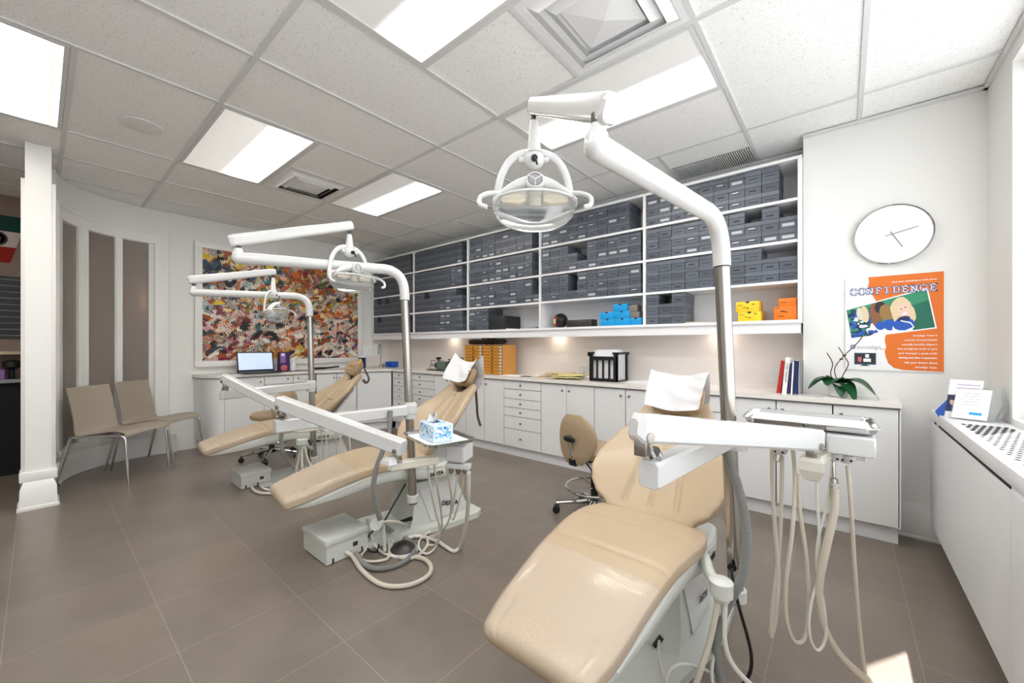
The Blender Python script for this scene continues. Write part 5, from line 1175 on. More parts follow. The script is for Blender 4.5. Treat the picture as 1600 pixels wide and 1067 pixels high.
    q = MB(); q.T = TH; q.tube([Vector((0.139*math.cos(a), -0.02+0.079*math.sin(a), 0.005)) for a in [2*math.pi*k/36 for k in range(37)]], 0.0045, 'white', 8, False); q.build('shield_rim', t)
    for s_ in (-1, 1):
        q = MB(); q.T = TH; q.tube(spline([(s_*0.10, -0.055, 0.02), (s_*0.14, -0.07, 0.012), (s_*0.172, -0.085, -0.012), (s_*0.172, -0.09, -0.042), (s_*0.15, -0.09, -0.052)], 6), [0.010]*1 and 0.0075, 'white', 10); q.build('handle', t)
    return t
M['reflect'] = mat('dichroic_reflector', (236, 222, 196), 0.25, 0.2)
lamp_post(A(1128, 416, 1.42), A(1150.5, 940, 1.42), 1.66, A(932, 230, 0.90), A(948, 170, 0.885), A(834, 166, 1.33), R(40), R(-14), 'nearest lamp post with a large overhead lamp, beside the nearest chair', 0.15, 1)
lamp_post(A(632.5, 469, 2.43), A(645.5, 787, 2.43), 1.665, A(372, 403, 2.04), A(368, 376, 2.04), A(546, 353, 2.31), R(95), R(-10), 'middle lamp post crossing the painting, lamp in front of the far shelves', 0.12, 1)
lamp_post(A(484, 494, 3.56), A(490.5, 728, 3.56), 1.645, A(303, 457, 3.10), A(301, 437, 3.10), A(427, 425, 3.40), R(130), R(-22), 'farthest lamp post, its small lamp in front of the painting', 0.16, 1)
# ================================================================== DELIVERY ARMS, TRAYS, HOSES
def tray(cx, cy, z, w, d, yaw, parent_label, group='instrument trays'):
    t = thing('instrument_tray', parent_label, 'tray', (cx, cy, z), group)
    T = Matrix.Translation((cx, cy, z)) @ Matrix.Rotation(R(yaw), 4, 'Z'); n = 40
    def rr(k, w_, d_, r_):
        out = []
        for qx, qy, a0 in ((1, 1, 0), (-1, 1, 90), (-1, -1, 180), (1, -1, 270)):
            for j in range(6): a = R(a0+18*j); out.append(Vector((qx*(w_/2-r_)+r_*math.cos(a), qy*(d_/2-r_)+r_*math.sin(a), k)))
        return out
    q = MB(); q.T = T; q.loft([rr(0.0, w-0.03, d-0.03, 0.02), rr(0.004, w-0.012, d-0.012, 0.03), rr(0.02, w, d, 0.035), rr(0.022, w+0.008, d+0.008, 0.038), rr(0.0195, w+0.008, d+0.008, 0.038), rr(0.018, w-0.002, d-0.002, 0.034), rr(0.003, w-0.018, d-0.018, 0.028), rr(0.0015, w-0.034, d-0.034, 0.02)], 'chrome'); q.build('tray_body', t)
    q = MB(); q.T = T; q.loft([rr(0.0035, w-0.03, d-0.03, 0.02), rr(0.008, w-0.026, d-0.026, 0.02)], 'purewhite'); q.build('tray_liner', t)
    return t
def beam(q, a, b_, w, h, m='white', ext=0.03):
    """bevelled beam with chamfered ends"""
    a, b_ = Vector(a), Vector(b_); X = (b_-a).normalized(); Yv = Vector((0, 0, 1)).cross(X).normalized(); Zv = X.cross(Yv); L = (b_-a).length; rings = []
    def sec(s, kw, kh):
        W2, H2, c = w/2*kw, h/2*kh, min(w, h)*0.14
        return [a+X*s+Yv*y+Zv*z for y, z in ((-W2+c, -H2), (W2-c, -H2), (W2, -H2+c), (W2, H2-c), (W2-c, H2), (-W2+c, H2), (-W2, H2-c), (-W2, -H2+c))]
    for s, kw, kh in ((-ext, 0.55, 0.55), (-ext, 0.6, 0.6), (-ext+0.016, 1, 1), (L+ext-0.004, 1, 1), (L+ext, 0.9, 0.92)): rings.append(sec(s, kw, kh))
    q.loft(rings, m); return q
def hinge(t, top, bot, r=0.02):
    q = MB(); top, bot = Vector(top), Vector(bot); q.cyl(bot, bot+(top-bot)*0.25, r*1.25, 'chrome', 18); q.cyl(bot, top, r*0.55, 'steel', 14); q.box(top.x-r*0.8, top.x+r*0.8, top.y-r*0.8, top.y+r*0.8, top.z-0.045, top.z-0.002, 'steel', 0.003); q.build('hinge', t)
def delivery(collar, d_up, a0, a1, c0, c1, label, head=None, hheight=0.05):
    t = thing('delivery_arm', label, 'delivery arm', collar)
    q = MB(); q.lathe([(0.028, -0.055), (0.038, -0.053), (0.039, -0.02), (0.043, -0.018), (0.043, 0.03), (0.036, 0.034), (0.035, 0.045), (0.028, 0.047)], 'white', 28, collar); q.build('collar', t)
    q = MB(); beam(q, a0, a1, 0.052, 0.064, ext=0.03); q.build('lower_arm', t, smooth=20)
    q = MB(); beam(q, c0, c1, 0.05, 0.066, ext=0.028); u = (Vector(c1)-Vector(c0)).normalized(); s_ = Vector((0, 0, 1)).cross(u).normalized()
    for e_ in (Vector(c0), Vector(c1)):
        q.cyl(e_-s_*0.029+Vector((0, 0, -0.018)), e_+s_*0.029+Vector((0, 0, -0.018)), 0.011, 'steel', 16)
    q.build('spring_arm', t, smooth=20)
    hinge(t, Vector(c0)+Vector((0, 0, -0.02)), Vector(a1)+Vector((0, 0, 0.034)), 0.018)
    return t
def tubes(name, pts_list, r, m, label, cat='hose', group=None, n=8, ribbed=False):
    for i, pts in enumerate(pts_list):
        sp_ = spline(pts, n); q = MB()
        if ribbed:
            fine = spline(pts, n*8); rr_ = [r*(1+0.10*(1 if k % 2 else -1)) for k in range(len(fine))]; q.tube(fine, rr_, m, 12)
        else: q.tube(sp_, r, m, 10)
        yield q.build(name, origin=pts[0])
# ---- nearest unit
P3 = A(1149, 678, 1.42)
j_a = A(1022, 738, 0.95); s0_, s1_ = A(1003, 668, 0.93), A(1268, 686, 1.25)
t3 = delivery(P3, None, P3, j_a, s0_, s1_, 'nearest white instrument arm, crossing in front of the nearest steel pole')
hinge(t3, s1_+Vector((0, 0, -0.02)), s1_+Vector((0, 0, -0.075)), 0.018)
bk = s1_+Vector((0.0, 0, -0.078)); dir2 = Vector((0.10, 0.24, 0)).normalized()
q = MB(); q.loft([[bk+Vector((x*k, y*k, z)) for x, y in ((-0.028, -0.028), (0.028, -0.028), (0.028, 0.028), (-0.028, 0.028))] for z, k in ((0.022, 0.8), (0.012, 1.1), (-0.015, 1.15), (-0.045, 0.75), (-0.05, 0.5))], 'cream'); q.bar(bk, bk+dir2*0.09+Vector((-0.0, 0, 0.02)), 0.03, 0.03, 'cream', 0.004); q.build('bracket', t3, smooth=20)
tz = 0.932; tyw = 2
tr3 = tray(-0.10, 1.745, tz, 0.36, 0.26, tyw, 'steel tray with a white liner right of the nearest pole')
q = MB()
hx0, hx1, hy0, hy1 = -0.045, 0.062, 1.60, 1.84
q.box(hx0-0.04, hx1-0.05, hy0+0.03, hy1, 0.875, 0.925, 'white', 0.008); q.box(hx1-0.105, hx1+0.012, hy0, hy1, 0.868, 0.928, 'white', 0.006); q.box(hx1+0.010, hx1+0.014, hy0+0.02, hy1-0.02, 0.872, 0.92, 'white'); q.cyl((hx0+0.02, hy0+0.028, 0.895), (hx0+0.02, hy0+0.033, 0.895), 0.006, 'slot', 12)
q.build('control_head', t3, smooth=20)
HN = [A(1218, 703, 1.42), A(1283, 713, 1.33), A(1302, 713, 1.33), A(1323, 716, 1.32)]
for k, p_ in enumerate(HN):
    q = MB(); q.T = Matrix.Translation(p_); q.lathe([(0.008, -0.016), (0.02, -0.012), (0.026, 0.002), (0.025, 0.012), (0.012, 0.015)], 'white', 20); q.cyl((-0.011, -0.024, -0.002), (-0.011, -0.0215, -0.002), 0.004, 'slot', 8); q.cyl((0.011, -0.024, -0.002), (0.011, -0.0215, -0.002), 0.004, 'slot', 8); q.build('handpiece_holder', t3)
q = MB(); q.tube([HN[0]+Vector((-0.03, 0.0, 0.03)), HN[0]+Vector((0, 0, 0.014)), HN[1]+Vector((0, 0, 0.02)), HN[3]+Vector((0.0, 0, 0.012)), HN[3]+Vector((0.045, 0, 0.004)), HN[3]+Vector((0.05, 0, 0.03))], 0.008, 'white', 10); q.build('holder_rail', t3)
def hs(name, px_, r, m, label, rib=False, cat='hose', group='hoses of the nearest unit', n=8):
    pts = [A(*p_) for p_ in px_]
    for p_ in pts: p_.z = max(p_.z, r*1.15)
    sp_ = spline(pts, n*(9 if rib else 1)); q = MB()
    q.tube(sp_, [r*(1.09 if k % 4 < 2 else 0.93) for k in range(len(sp_))] if rib else r, m, 12 if rib else 10)
    return tag(q.build(name, origin=pts[0]), label, cat, group)
q = MB(); pA = A(1302, 722, 1.32); pB = A(1304, 762, 1.31); q.tube([pA, pA.lerp(pB, .6), pA.lerp(pB, .65), pB], [0.005, 0.006, 0.011, 0.012], 'chrome', 14); tag(q.build('suction_valve', origin=pA), 'chrome suction valve hanging under the nearest tray', 'valve')
hs('vacuum_hose', [(1304, 755, 1.31), (1303, 800, 1.31), (1290, 860, 1.32), (1281, 905, 1.33), (1280, 945, 1.34), (1290, 985, 1.35), (1310, 1020, 1.36), (1340, 1050, 1.36), (1375, 1076, 1.36), (1405, 1100, 1.30)], 0.0115, 'hose', 'thick beige vacuum hose curving to the floor at the lower right')
hs('air_hose', [(1324, 728, 1.32), (1329, 780, 1.32), (1335, 880, 1.34), (1343, 980, 1.36), (1354, 1070, 1.37), (1362, 1110, 1.34)], 0.006, 'hose', 'rightmost thin hose hanging straight from the nearest tray to the floor')
hs('air_hose', [(1206, 698, 1.44), (1207, 760, 1.44), (1212, 840, 1.44), (1216, 900, 1.43), (1212, 960, 1.42), (1206, 992, 1.42), (1204, 985, 1.42), (1209, 930, 1.43), (1217, 860, 1.44), (1221, 780, 1.45), (1222, 712, 1.45)], 0.0068, 'hose', 'leftmost narrow hose loop under the nearest tray')
hs('air_hose', [(1238, 696, 1.36), (1242, 750, 1.36), (1238, 830, 1.35), (1229, 900, 1.35), (1228, 960, 1.35), (1237, 995, 1.35), (1249, 1004, 1.35), (1259, 990, 1.35), (1264, 940, 1.36), (1260, 870, 1.36), (1250, 800, 1.36), (1246, 740, 1.36)], 0.0062, 'hose', 'wide hanging hose loop in the middle under the nearest tray')
hs('air_hose', [(1276, 716, 1.33), (1277, 780, 1.34), (1280, 840, 1.34), (1278, 900, 1.34), (1268, 940, 1.34), (1264, 975, 1.34), (1268, 1003, 1.34), (1279, 1016, 1.34), (1290, 995, 1.34), (1288, 950, 1.34), (1277, 890, 1.34), (1279, 840, 1.34), (1292, 790, 1.33), (1301, 724, 1.32)], 0.0045, 'hose2', 'lowest thin hose loop, crossing the thick vacuum hose')
q = MB(); pt_ = A(1222, 690, 1.42); q.tube([pt_, A(1221, 712, 1.43), A(1218, 722, 1.43), A(1212, 720, 1.43), A(1209, 706, 1.43)], 0.004, 'hose', 8); tag(q.build('air_hose', origin=pt_), 'tiny curled tube at the left end of the holder rail', 'hose', 'hoses of the nearest unit')
# grey suction hose and bracket with drain hoses at the nearest pole
hs('suction_hose', [(1127, 688, 1.36), (1138, 715, 1.33), (1153, 760, 1.31), (1164, 810, 1.31), (1166, 860, 1.31), (1158, 905, 1.31), (1140, 940, 1.31), (1125, 975, 1.31), (1119, 1010, 1.31), (1124, 1050, 1.32), (1134, 1090, 1.33)], 0.0135, 'greyhose', 'grey ribbed suction hose hanging beside the nearest pole', True)
hs('power_cable', [(1143, 888, 1.375), (1145, 905, 1.36), (1150, 930, 1.34), (1158, 960, 1.33), (1168, 995, 1.33), (1174, 1025, 1.33), (1172, 1050, 1.33), (1160, 1070, 1.33), (1148, 1085, 1.33)], 0.0055, 'blackcable', 'black cable dropping from the hole in the nearest pole', cat='cable')
q = MB(); pc_ = A(1143.5, 886, 1.392); q.T = Matrix.Translation(pc_) @ Matrix.Rotation(YAW-R(20), 4, 'Z') @ Matrix.Rotation(R(90), 4, 'X'); q.lathe([(0.001, 0), (0.014, 0), (0.015, 0.003), (0.001, 0.003)], 'dark', 20); tag(q.build('cable_hole', origin=pc_), 'black round cable opening low on the nearest pole', 'opening')
t = thing('hose_bracket', 'grey-white swing bracket with a round cap beside the nearest chair base', 'bracket', A(1127, 912, 1.30))
cp = A(1127, 916, 1.30)
q = MB(); q.lathe([(0.024, -0.045), (0.027, -0.03), (0.035, -0.028), (0.036, 0.018), (0.031, 0.022), (0.001, 0.024)], 'shell', 28, cp); q.build('cap', t)
q = MB(); q.tube(spline([Vector((-0.42, 1.62, 0.42)), Vector((-0.39, 1.56, 0.435)), cp+Vector((-0.05, 0.06, -0.0)), cp+Vector((-0.01, 0.0, -0.004))], 8), 0.019, 'shell', 14); q.build('swing_arm', t)
q = MB(); pp_ = A(1150, 928, 1.42); q.lathe([(0.03, -0.02), (0.034, -0.018), (0.034, 0.02), (0.03, 0.022)], 'shell', 24, pp_); q.bar(pp_+Vector((0, 0.0, 0)), cp+Vector((0, 0.02, 0.0)), 0.03, 0.03, 'shell', 0.004); q.build('pole_clamp', t)
hs('drain_hose', [(1121, 938, 1.30), (1117, 965, 1.30), (1108, 1005, 1.30), (1095, 1045, 1.29), (1082, 1085, 1.29)], 0.0095, 'hose', 'beige hose bending left below the round cap of the nearest unit')
hs('drain_hose', [(1133, 938, 1.30), (1132, 965, 1.30), (1132, 1000, 1.30), (1140, 1030, 1.30), (1158, 1055, 1.30), (1185, 1080, 1.30)], 0.0085, 'hose2', 'pale hose bending right below the round cap of the nearest unit')
hs('drain_hose', [(1126, 940, 1.31), (1124, 980, 1.31), (1116, 1020, 1.31), (1112, 1050, 1.31), (1116, 1085, 1.31)], 0.0055, 'hose2', 'thin pale hose in the middle below the round cap')
hs('drain_hose', [(1040, 1085, 1.33), (1041, 1062, 1.33), (1050, 1044, 1.33), (1068, 1037, 1.33), (1095, 1043, 1.33), (1120, 1058, 1.33), (1140, 1080, 1.33)], 0.005, 'hose2', 'thin pale loop at the bottom edge under the nearest chair')
hs('power_cable', [(1030, 1000, 1.47), (1029, 1020, 1.45), (1034, 1045, 1.42), (1042, 1085, 1.36)], 0.005, 'hose', 'thin cord behind the footrest of the nearest chair', cat='cable')
q = MB(); p0 = A(1034, 995, 1.55); q.cyl(p0, p0+Vector((-0.02, -0.03, -0.03)), 0.011, 'black', 14, 0.008); tag(q.build('cable_plug', origin=p0), 'black plug on the base of the nearest chair', 'plug')
# ---- middle unit
g2 = 'hoses of the middle unit'
P2 = A(641, 640, 2.43); j_a2 = A(440, 665, 1.945); s02, s12 = A(440, 630, 1.93), A(622, 697, 1.70)
t2 = delivery(P2, None, P2, j_a2, s02, s12, 'middle white instrument arm folding towards the tissue box')
hinge(t2, s12+Vector((0, 0, -0.02)), s12+Vector((0, 0, -0.07)), 0.015)
b0 = A(612, 728, 1.70); b1 = A(676, 719, 1.80)
q = MB(); beam(q, b0, b1, 0.045, 0.036, 'cream', 0.02); q.T = Matrix.Identity(4); q.loft([[b0+Vector((x, y, z)) for x, y in ((-k, -k), (k, -k), (k, k), (-k, k))] for z, k in ((0.014, 0.036), (0.03, 0.03), (0.042, 0.014))], 'white'); q.build('bracket', t2, smooth=20)
tr2 = tray(-1.435, 1.185, 0.772, 0.31, 0.225, -14, 'steel tray carrying the tissue box beside the middle pole')
hb2 = A(718, 708, 1.84)
q = MB(); q.T = Matrix.Translation(hb2) @ Matrix.Rotation(R(20), 4, 'Z'); q.box(-0.045, 0.045, -0.05, 0.055, -0.03, 0.045, 'white', 0.008); q.box(-0.10, -0.04, -0.04, 0.03, -0.015, 0.04, 'white', 0.006); q.build('control_head', t2, smooth=20)
q = MB(); c_ = A(716, 727, 1.82); q.T = Matrix.Translation(c_) @ Matrix.Rotation(R(25), 4, 'Z'); q.box(-0.055, 0.06, -0.02, 0.02, -0.014, 0.012, 'white', 0.006); q.build('holder_rail', t2)
for x_, y_ in ((705, 733), (716, 734), (727, 733)):
    q = MB(); c_ = A(x_, y_, 1.82); q.lathe([(0.007, -0.02), (0.012, -0.012), (0.013, 0.004)], 'steel', 14, c_); q.build('handpiece_holder', t2)
# tissue box
tb = Vector((-1.44, 1.165, 0.782)); t = thing('tissue_box', 'blue and white tissue box on the tray of the middle unit', 'tissue box', tb)
TB = Matrix.Translation(tb+Vector((0.015, 0, 0))) @ Matrix.Rotation(R(-14), 4, 'Z') @ Matrix.Diagonal((0.82, 0.86, 0.86, 1))
q = MB(); q.T = TB; q.box(-0.10, 0.09, -0.055, 0.055, 0, 0.088, mat('tissue_box_print', (206, 226, 240), 0.4), 0.002); q.build('carton', t)
q = MB(); q.T = TB; ra = random.Random(4); lb = mat('print_light_blue', (120, 186, 226), 0.45); mb_ = mat('print_mid_blue', (40, 104, 172), 0.45)
def dab(c, u_, v_, ru, rv, m_):
    q.poly([Vector(c)+Vector(u_)*(ru*math.cos(R(a_))*ra.uniform(.6, 1))+Vector(v_)*(rv*math.sin(R(a_))*ra.uniform(.6, 1)) for a_ in range(0, 360, 36)], m_)
for k in range(46):
    m_ = ra.choice([lb, mb_, 'purewhite', lb, 'purewhite', lb]); e_ = 0.00001*k
    dab((ra.uniform(-0.085, 0.075), -0.0555-e_, ra.uniform(0.015, 0.073)), (1, 0, 0), (0, 0, 1), ra.uniform(.004, .014), ra.uniform(.006, .015), m_)
    dab((-0.1005-e_, ra.uniform(-0.04, 0.04), ra.uniform(0.015, 0.073)), (0, 1, 0), (0, 0, 1), ra.uniform(.004, .014), ra.uniform(.006, .015), ra.choice([mb_, lb, 'purewhite', mb_]))
    dab((0.0905+e_, ra.uniform(-0.04, 0.04), ra.uniform(0.015, 0.073)), (0, 1, 0), (0, 0, 1), ra.uniform(.004, .014), ra.uniform(.006, .015), m_)
    dab((ra.uniform(-0.085, 0.075), ra.uniform(-0.04, 0.04), 0.0884+e_), (1, 0, 0), (0, 1, 0), ra.uniform(.004, .014), ra.uniform(.005, .014), m_)
q.poly([(-0.07, -0.022, .0889), (0.01, -0.022, .0889), (0.02, 0, .0889), (0.01, 0.022, .0889), (-0.07, 0.022, .0889)], 'darkhair'); q.build('printed_pattern', t, smooth=0)
q = MB(); q.T = TB; q.grid(lambda u, v: Vector((-0.045+0.09*(u-0.5)*(1-0.55*v)+0.02*v, 0.02*math.sin(5*u)*(1-v)+0.008*v, 0.088+0.06*v*(1-0.5*abs(u-0.5)))), 12, 8, 'paper'); q.grid(lambda u, v: Vector((-0.045+0.07*(u-0.5)*(1-0.4*v)-0.01*v, -0.015+0.02*math.cos(6*u)*(1-v), 0.088+0.042*v)), 12, 6, 'paper'); q.build('tissue', t, smooth=60)
# hoses of the middle unit
hs('suction_hose', [(610, 642, 2.3), (607, 680, 2.25), (599, 702, 2.22), (587, 735, 2.2), (584, 765, 2.2), (589, 793, 2.2), (594, 812, 2.2)], 0.0135, 'greyhose', 'grey suction hose hanging in front of the middle chair', True, group=g2)
cpp = A(588, 819, 2.22); t = thing('hose_bracket', 'white cap holder joining the hoses in front of the middle chair base', 'bracket', cpp)
q = MB(); q.T = Matrix.Translation(cpp) @ Matrix.Rotation(YAW, 4, 'Z') @ Matrix.Rotation(R(70), 4, 'X'); q.lathe([(0.026, -0.05), (0.032, -0.04), (0.034, 0.01), (0.03, 0.014), (0.001, 0.016)], 'shell', 26); q.build('cap', t)
q = MB(); q.tube([cpp+Vector((0, 0.02, 0)), cpp+Vector((-0.01, 0.05, -0.03)), Vector((cpp.x-0.01, cpp.y+0.06, 0.03))], 0.010, 'shell', 10); pq = A(644.5, 778, 2.43); q.lathe([(0.03, -0.022), (0.036, -0.02), (0.036, 0.02), (0.03, 0.022)], 'shell', 24, pq); q.build('swing_arm', t)
def fl_(x, y): # floor pixel
    p_ = onZ(x, y, 0.012); return (x, y, math.hypot(0, 0)+(-SN*p_.x+CS*p_.y))
def fpts(L, r=0.0): return [fl_(*p_) if len(p_) == 2 else p_ for p_ in L]
hs('vacuum_hose', fpts([(540, 862, 2.25), (551, 870), (563, 888), (581, 905), (602, 915), (629, 916), (654, 909), (671, 897), (673, 884), (663, 874), (648, 870)]), 0.0115, 'hose', 'thick beige hose making the large loop on the floor from the metal box', group=g2)
hs('suction_hose', fpts([(597, 819, 2.3), (615, 833), (636, 843), (647, 854), (645, 866), (629, 880), (606, 888), (585, 889), (567, 881), (557, 866)]), 0.013, 'greyhose', 'grey ribbed hose coiled on the floor behind the metal box', True, group=g2)
hs('vacuum_hose', fpts([(732, 738, 1.82), (732, 775, 1.9), (730, 805, 2.05), (725, 838, 2.2), (718, 855), (709, 861), (696, 854), (682, 845), (656, 838), (638, 840)]), 0.0105, 'hose2', 'white vacuum hose hanging at the right of the middle tray', group=g2)
hs('drain_hose', fpts([(599, 815, 2.35), (620, 815, 2.4), (643, 824), (663, 836), (668, 850), (657, 865), (643, 872), (625, 871), (613, 860), (613, 846), (626, 837), (648, 839)]), 0.009, 'hose', 'beige hose coil around the foot control', group=g2)
hs('air_hose', fpts([(668, 725, 1.8), (673, 765, 1.92), (682, 805, 2.1), (688, 830, 2.25), (682, 852), (671, 864), (660, 863), (654, 853), (658, 841), (676, 828), (700, 820)]), 0.0058, 'hose2', 'left thin hose dropping from the middle tray', group=g2)
hs('air_hose', fpts([(678, 722, 1.82), (684, 765, 1.92), (690, 805, 2.12), (689, 832, 2.28), (680, 850), (668, 852)]), 0.0055, 'hose', 'second thin hose dropping from the middle tray', group=g2)
hs('air_hose', fpts([(697, 727, 1.82), (704, 765, 1.92), (706, 790, 2.05), (700, 816, 2.25), (689, 831, 2.4), (668, 840)]), 0.0055, 'hose', 'third thin hose of the middle tray, passing the side cover', group=g2)
hs('air_hose', fpts([(716, 734, 1.82), (711, 770, 1.9), (706, 800, 2.05), (694, 826, 2.25), (672, 840), (640, 836)]), 0.005, 'hose2', 'thin hose slanting inward from the middle tray holder', group=g2)
hs('air_hose', fpts([(727, 734, 1.82), (721, 770, 1.9), (714, 795, 2.0), (708, 812, 2.1), (704, 800, 2.1), (706, 770, 1.95)]), 0.0035, 'hose', 'very thin hose loop at the right end of the middle tray', group=g2)
hs('drain_hose', fpts([(574, 811, 2.5), (573, 832, 2.42), (574, 854), (563, 871), (578, 877), (603, 874), (608, 864), (607, 846)]), 0.0075, 'hose', 'pale hose loop right behind the metal box of the middle unit', group=g2)
hs('drain_hose', fpts([(578, 811, 2.5), (579, 832, 2.42), (588, 854), (601, 865), (620, 870)]), 0.0065, 'hose2', 'thin pale hose running from the metal box to the foot control', group=g2)
hs('power_cable', fpts([(634, 756, 2.5), (618, 783, 2.42), (599, 816, 2.35), (583, 829, 2.35), (572, 845), (577, 860), (588, 861), (592, 851)]), 0.0052, 'blackcable', 'black cable running from the middle pole to the floor', cat='cable', group=g2)
q = MB(); p0 = A(643, 810, 2.5); q.cyl(p0, p0+Vector((-0.075, -0.03, -0.03)), 0.014, 'black', 12, 0.008); tag(q.build('cable_plug', origin=p0), 'black plug on the base of the middle chair', 'plug')
# foot control
fc = onZ(630, 862, 0.0); t = thing('foot_control', 'dome-shaped grey foot control among the floor hoses', 'foot control', fc)
q = MB(); q.lathe([(0.085, 0), (0.088, 0.012), (0.08, 0.02), (0.075, 0.02)], 'white', 32, fc); q.build('base_ring', t); q = MB(); q.lathe([(0.074, 0.02), (0.06, 0.04), (0.03, 0.055), (0.001, 0.06)], 'darkmetal', 32, fc); q.build('dome', t)
# utility boxes
def ubox(x0, x1, y0, y1, h, label):
    t = thing('utility_box', label, 'box', ((x0+x1)/2, (y0+y1)/2, 0), 'floor junction boxes')
    q = MB(); q.box(x0, x1, y0, y1, 0.003, h-0.03, 'shell', 0.002)
    for k in (0.15, 0.55, 0.85): q.box(x1-0.0, x1+0.0006, y0+(y1-y0)*k-0.005, y0+(y1-y0)*k+0.005, 0.003, 0.03, 'dark')
    q.box(x1, x1+0.0006, y0+(y1-y0)*0.62, y0+(y1-y0)*0.62+0.03, 0.05, 0.075, 'stem'); q.build('box_body', t, smooth=0)
    q = MB(); q.box(x0-0.006, x1+0.006, y0-0.006, y1+0.006, h-0.03, h, 'shell', 0.003); q.build('lid', t); return t
ubox(-2.455, -2.165, 1.01, 1.255, 0.135, 'grey-white metal junction box on the floor near the middle footrest')
ubox(-4.13, -3.86, 1.09, 1.31, 0.13, 'grey-white metal junction box on the floor under the farthest footrest')
# ---- farthest unit
g1 = 'hoses of the farthest unit'
P1 = A(486, 602, 3.56); j_a1 = A(352, 617, 2.88); s01, s11 = A(352, 592, 2.87), A(462, 648, 2.66)
t1 = delivery(P1, None, P1, j_a1, s01, s11, 'farthest white instrument arm in front of the white cabinets')
b0 = A(464, 671, 2.66); b1 = A(500, 667, 2.78); q = MB(); beam(q, b0, b1, 0.05, 0.04, 'cream', 0.02); q.build('bracket', t1, smooth=20); hinge(t1, s11+Vector((0, 0, -0.02)), b0+Vector((0, 0, 0.02)), 0.015)
q = MB(); q.box(b1.x, b1.x+0.12, b1.y-0.02, b1.y+0.08, b1.z-0.02, b1.z+0.04, 'white', 0.006); q.build('control_head', t1, smooth=20)
for k, (x_, m_) in enumerate(((502, 'hose'), (509, 'hose2'), (524, 'hose'), (530, 'hose2'), (545, 'hose2'))):
    hs('air_hose', [(x_, 674, 2.75), (x_+2, 700, 2.8), (x_+4, 725, 2.85), (x_+9, 745, 2.95), (x_+2, 752, 3.1)], 0.005, m_, '%s hose hanging under the farthest instrument tray' % ('leftmost', 'second', 'third', 'fourth', 'rightmost')[k], group=g1)
hs('suction_hose', [(441, 672, 3.3), (439, 690, 3.3), (445, 710, 3.3), (460, 730, 3.35), (478, 738, 3.35)], 0.015, 'greyhose', 'grey suction hose swinging below the farthest arm', group=g1)
cp1 = A(472, 690, 3.2); t = thing('hose_bracket', 'white cap holder with hoses by the farthest pole', 'bracket', cp1); q = MB(); q.lathe([(0.026, -0.05), (0.03, -0.03), (0.042, -0.02), (0.042, 0.02), (0.001, 0.026)], 'shell', 22, cp1); q.build('cap', t)
q = MB(); pq = A(490, 718, 3.56); q.lathe([(0.03, -0.03), (0.038, -0.025), (0.038, 0.025), (0.03, 0.03)], 'shell', 22, pq); q.tube([cp1+Vector((0, 0, -0.01)), pq+Vector((-0.1, 0.05, 0.05)), pq], 0.016, 'shell', 8); q.build('swing_arm', t)
for k, (dx, m_) in enumerate(((-6, 'hose'), (0, 'hose2'), (10, 'hose'))):
    hs('drain_hose', [(472+dx*0.4, 698, 3.2), (472+dx, 720, 3.2), (474+dx*2.0, 740, 3.2), (476+dx*2.4, 752, 3.22)], 0.009, m_, ('left', 'middle', 'right')[k]+' hose below the white cap holder at the farthest pole', group=g1)
hs('vacuum_hose', fpts([(421, 750, 3.5), (398, 752), (394, 762), (402, 769), (420, 771), (445, 768), (470, 762)]), 0.012, 'hose', 'pale hose looping on the floor by the far metal box', group=g1)
hs('vacuum_hose', fpts([(421, 745, 3.5), (406, 752), (412, 763), (430, 766), (455, 762)]), 0.009, 'hose2', 'inner pale hose loop on the floor by the far metal box', group=g1)
hs('power_cable', fpts([(486, 690, 3.5), (482, 705, 3.45), (486, 728, 3.4), (492, 742, 3.4)]), 0.008, 'blackcable', 'black cable by the farthest pole', cat='cable', group=g1)
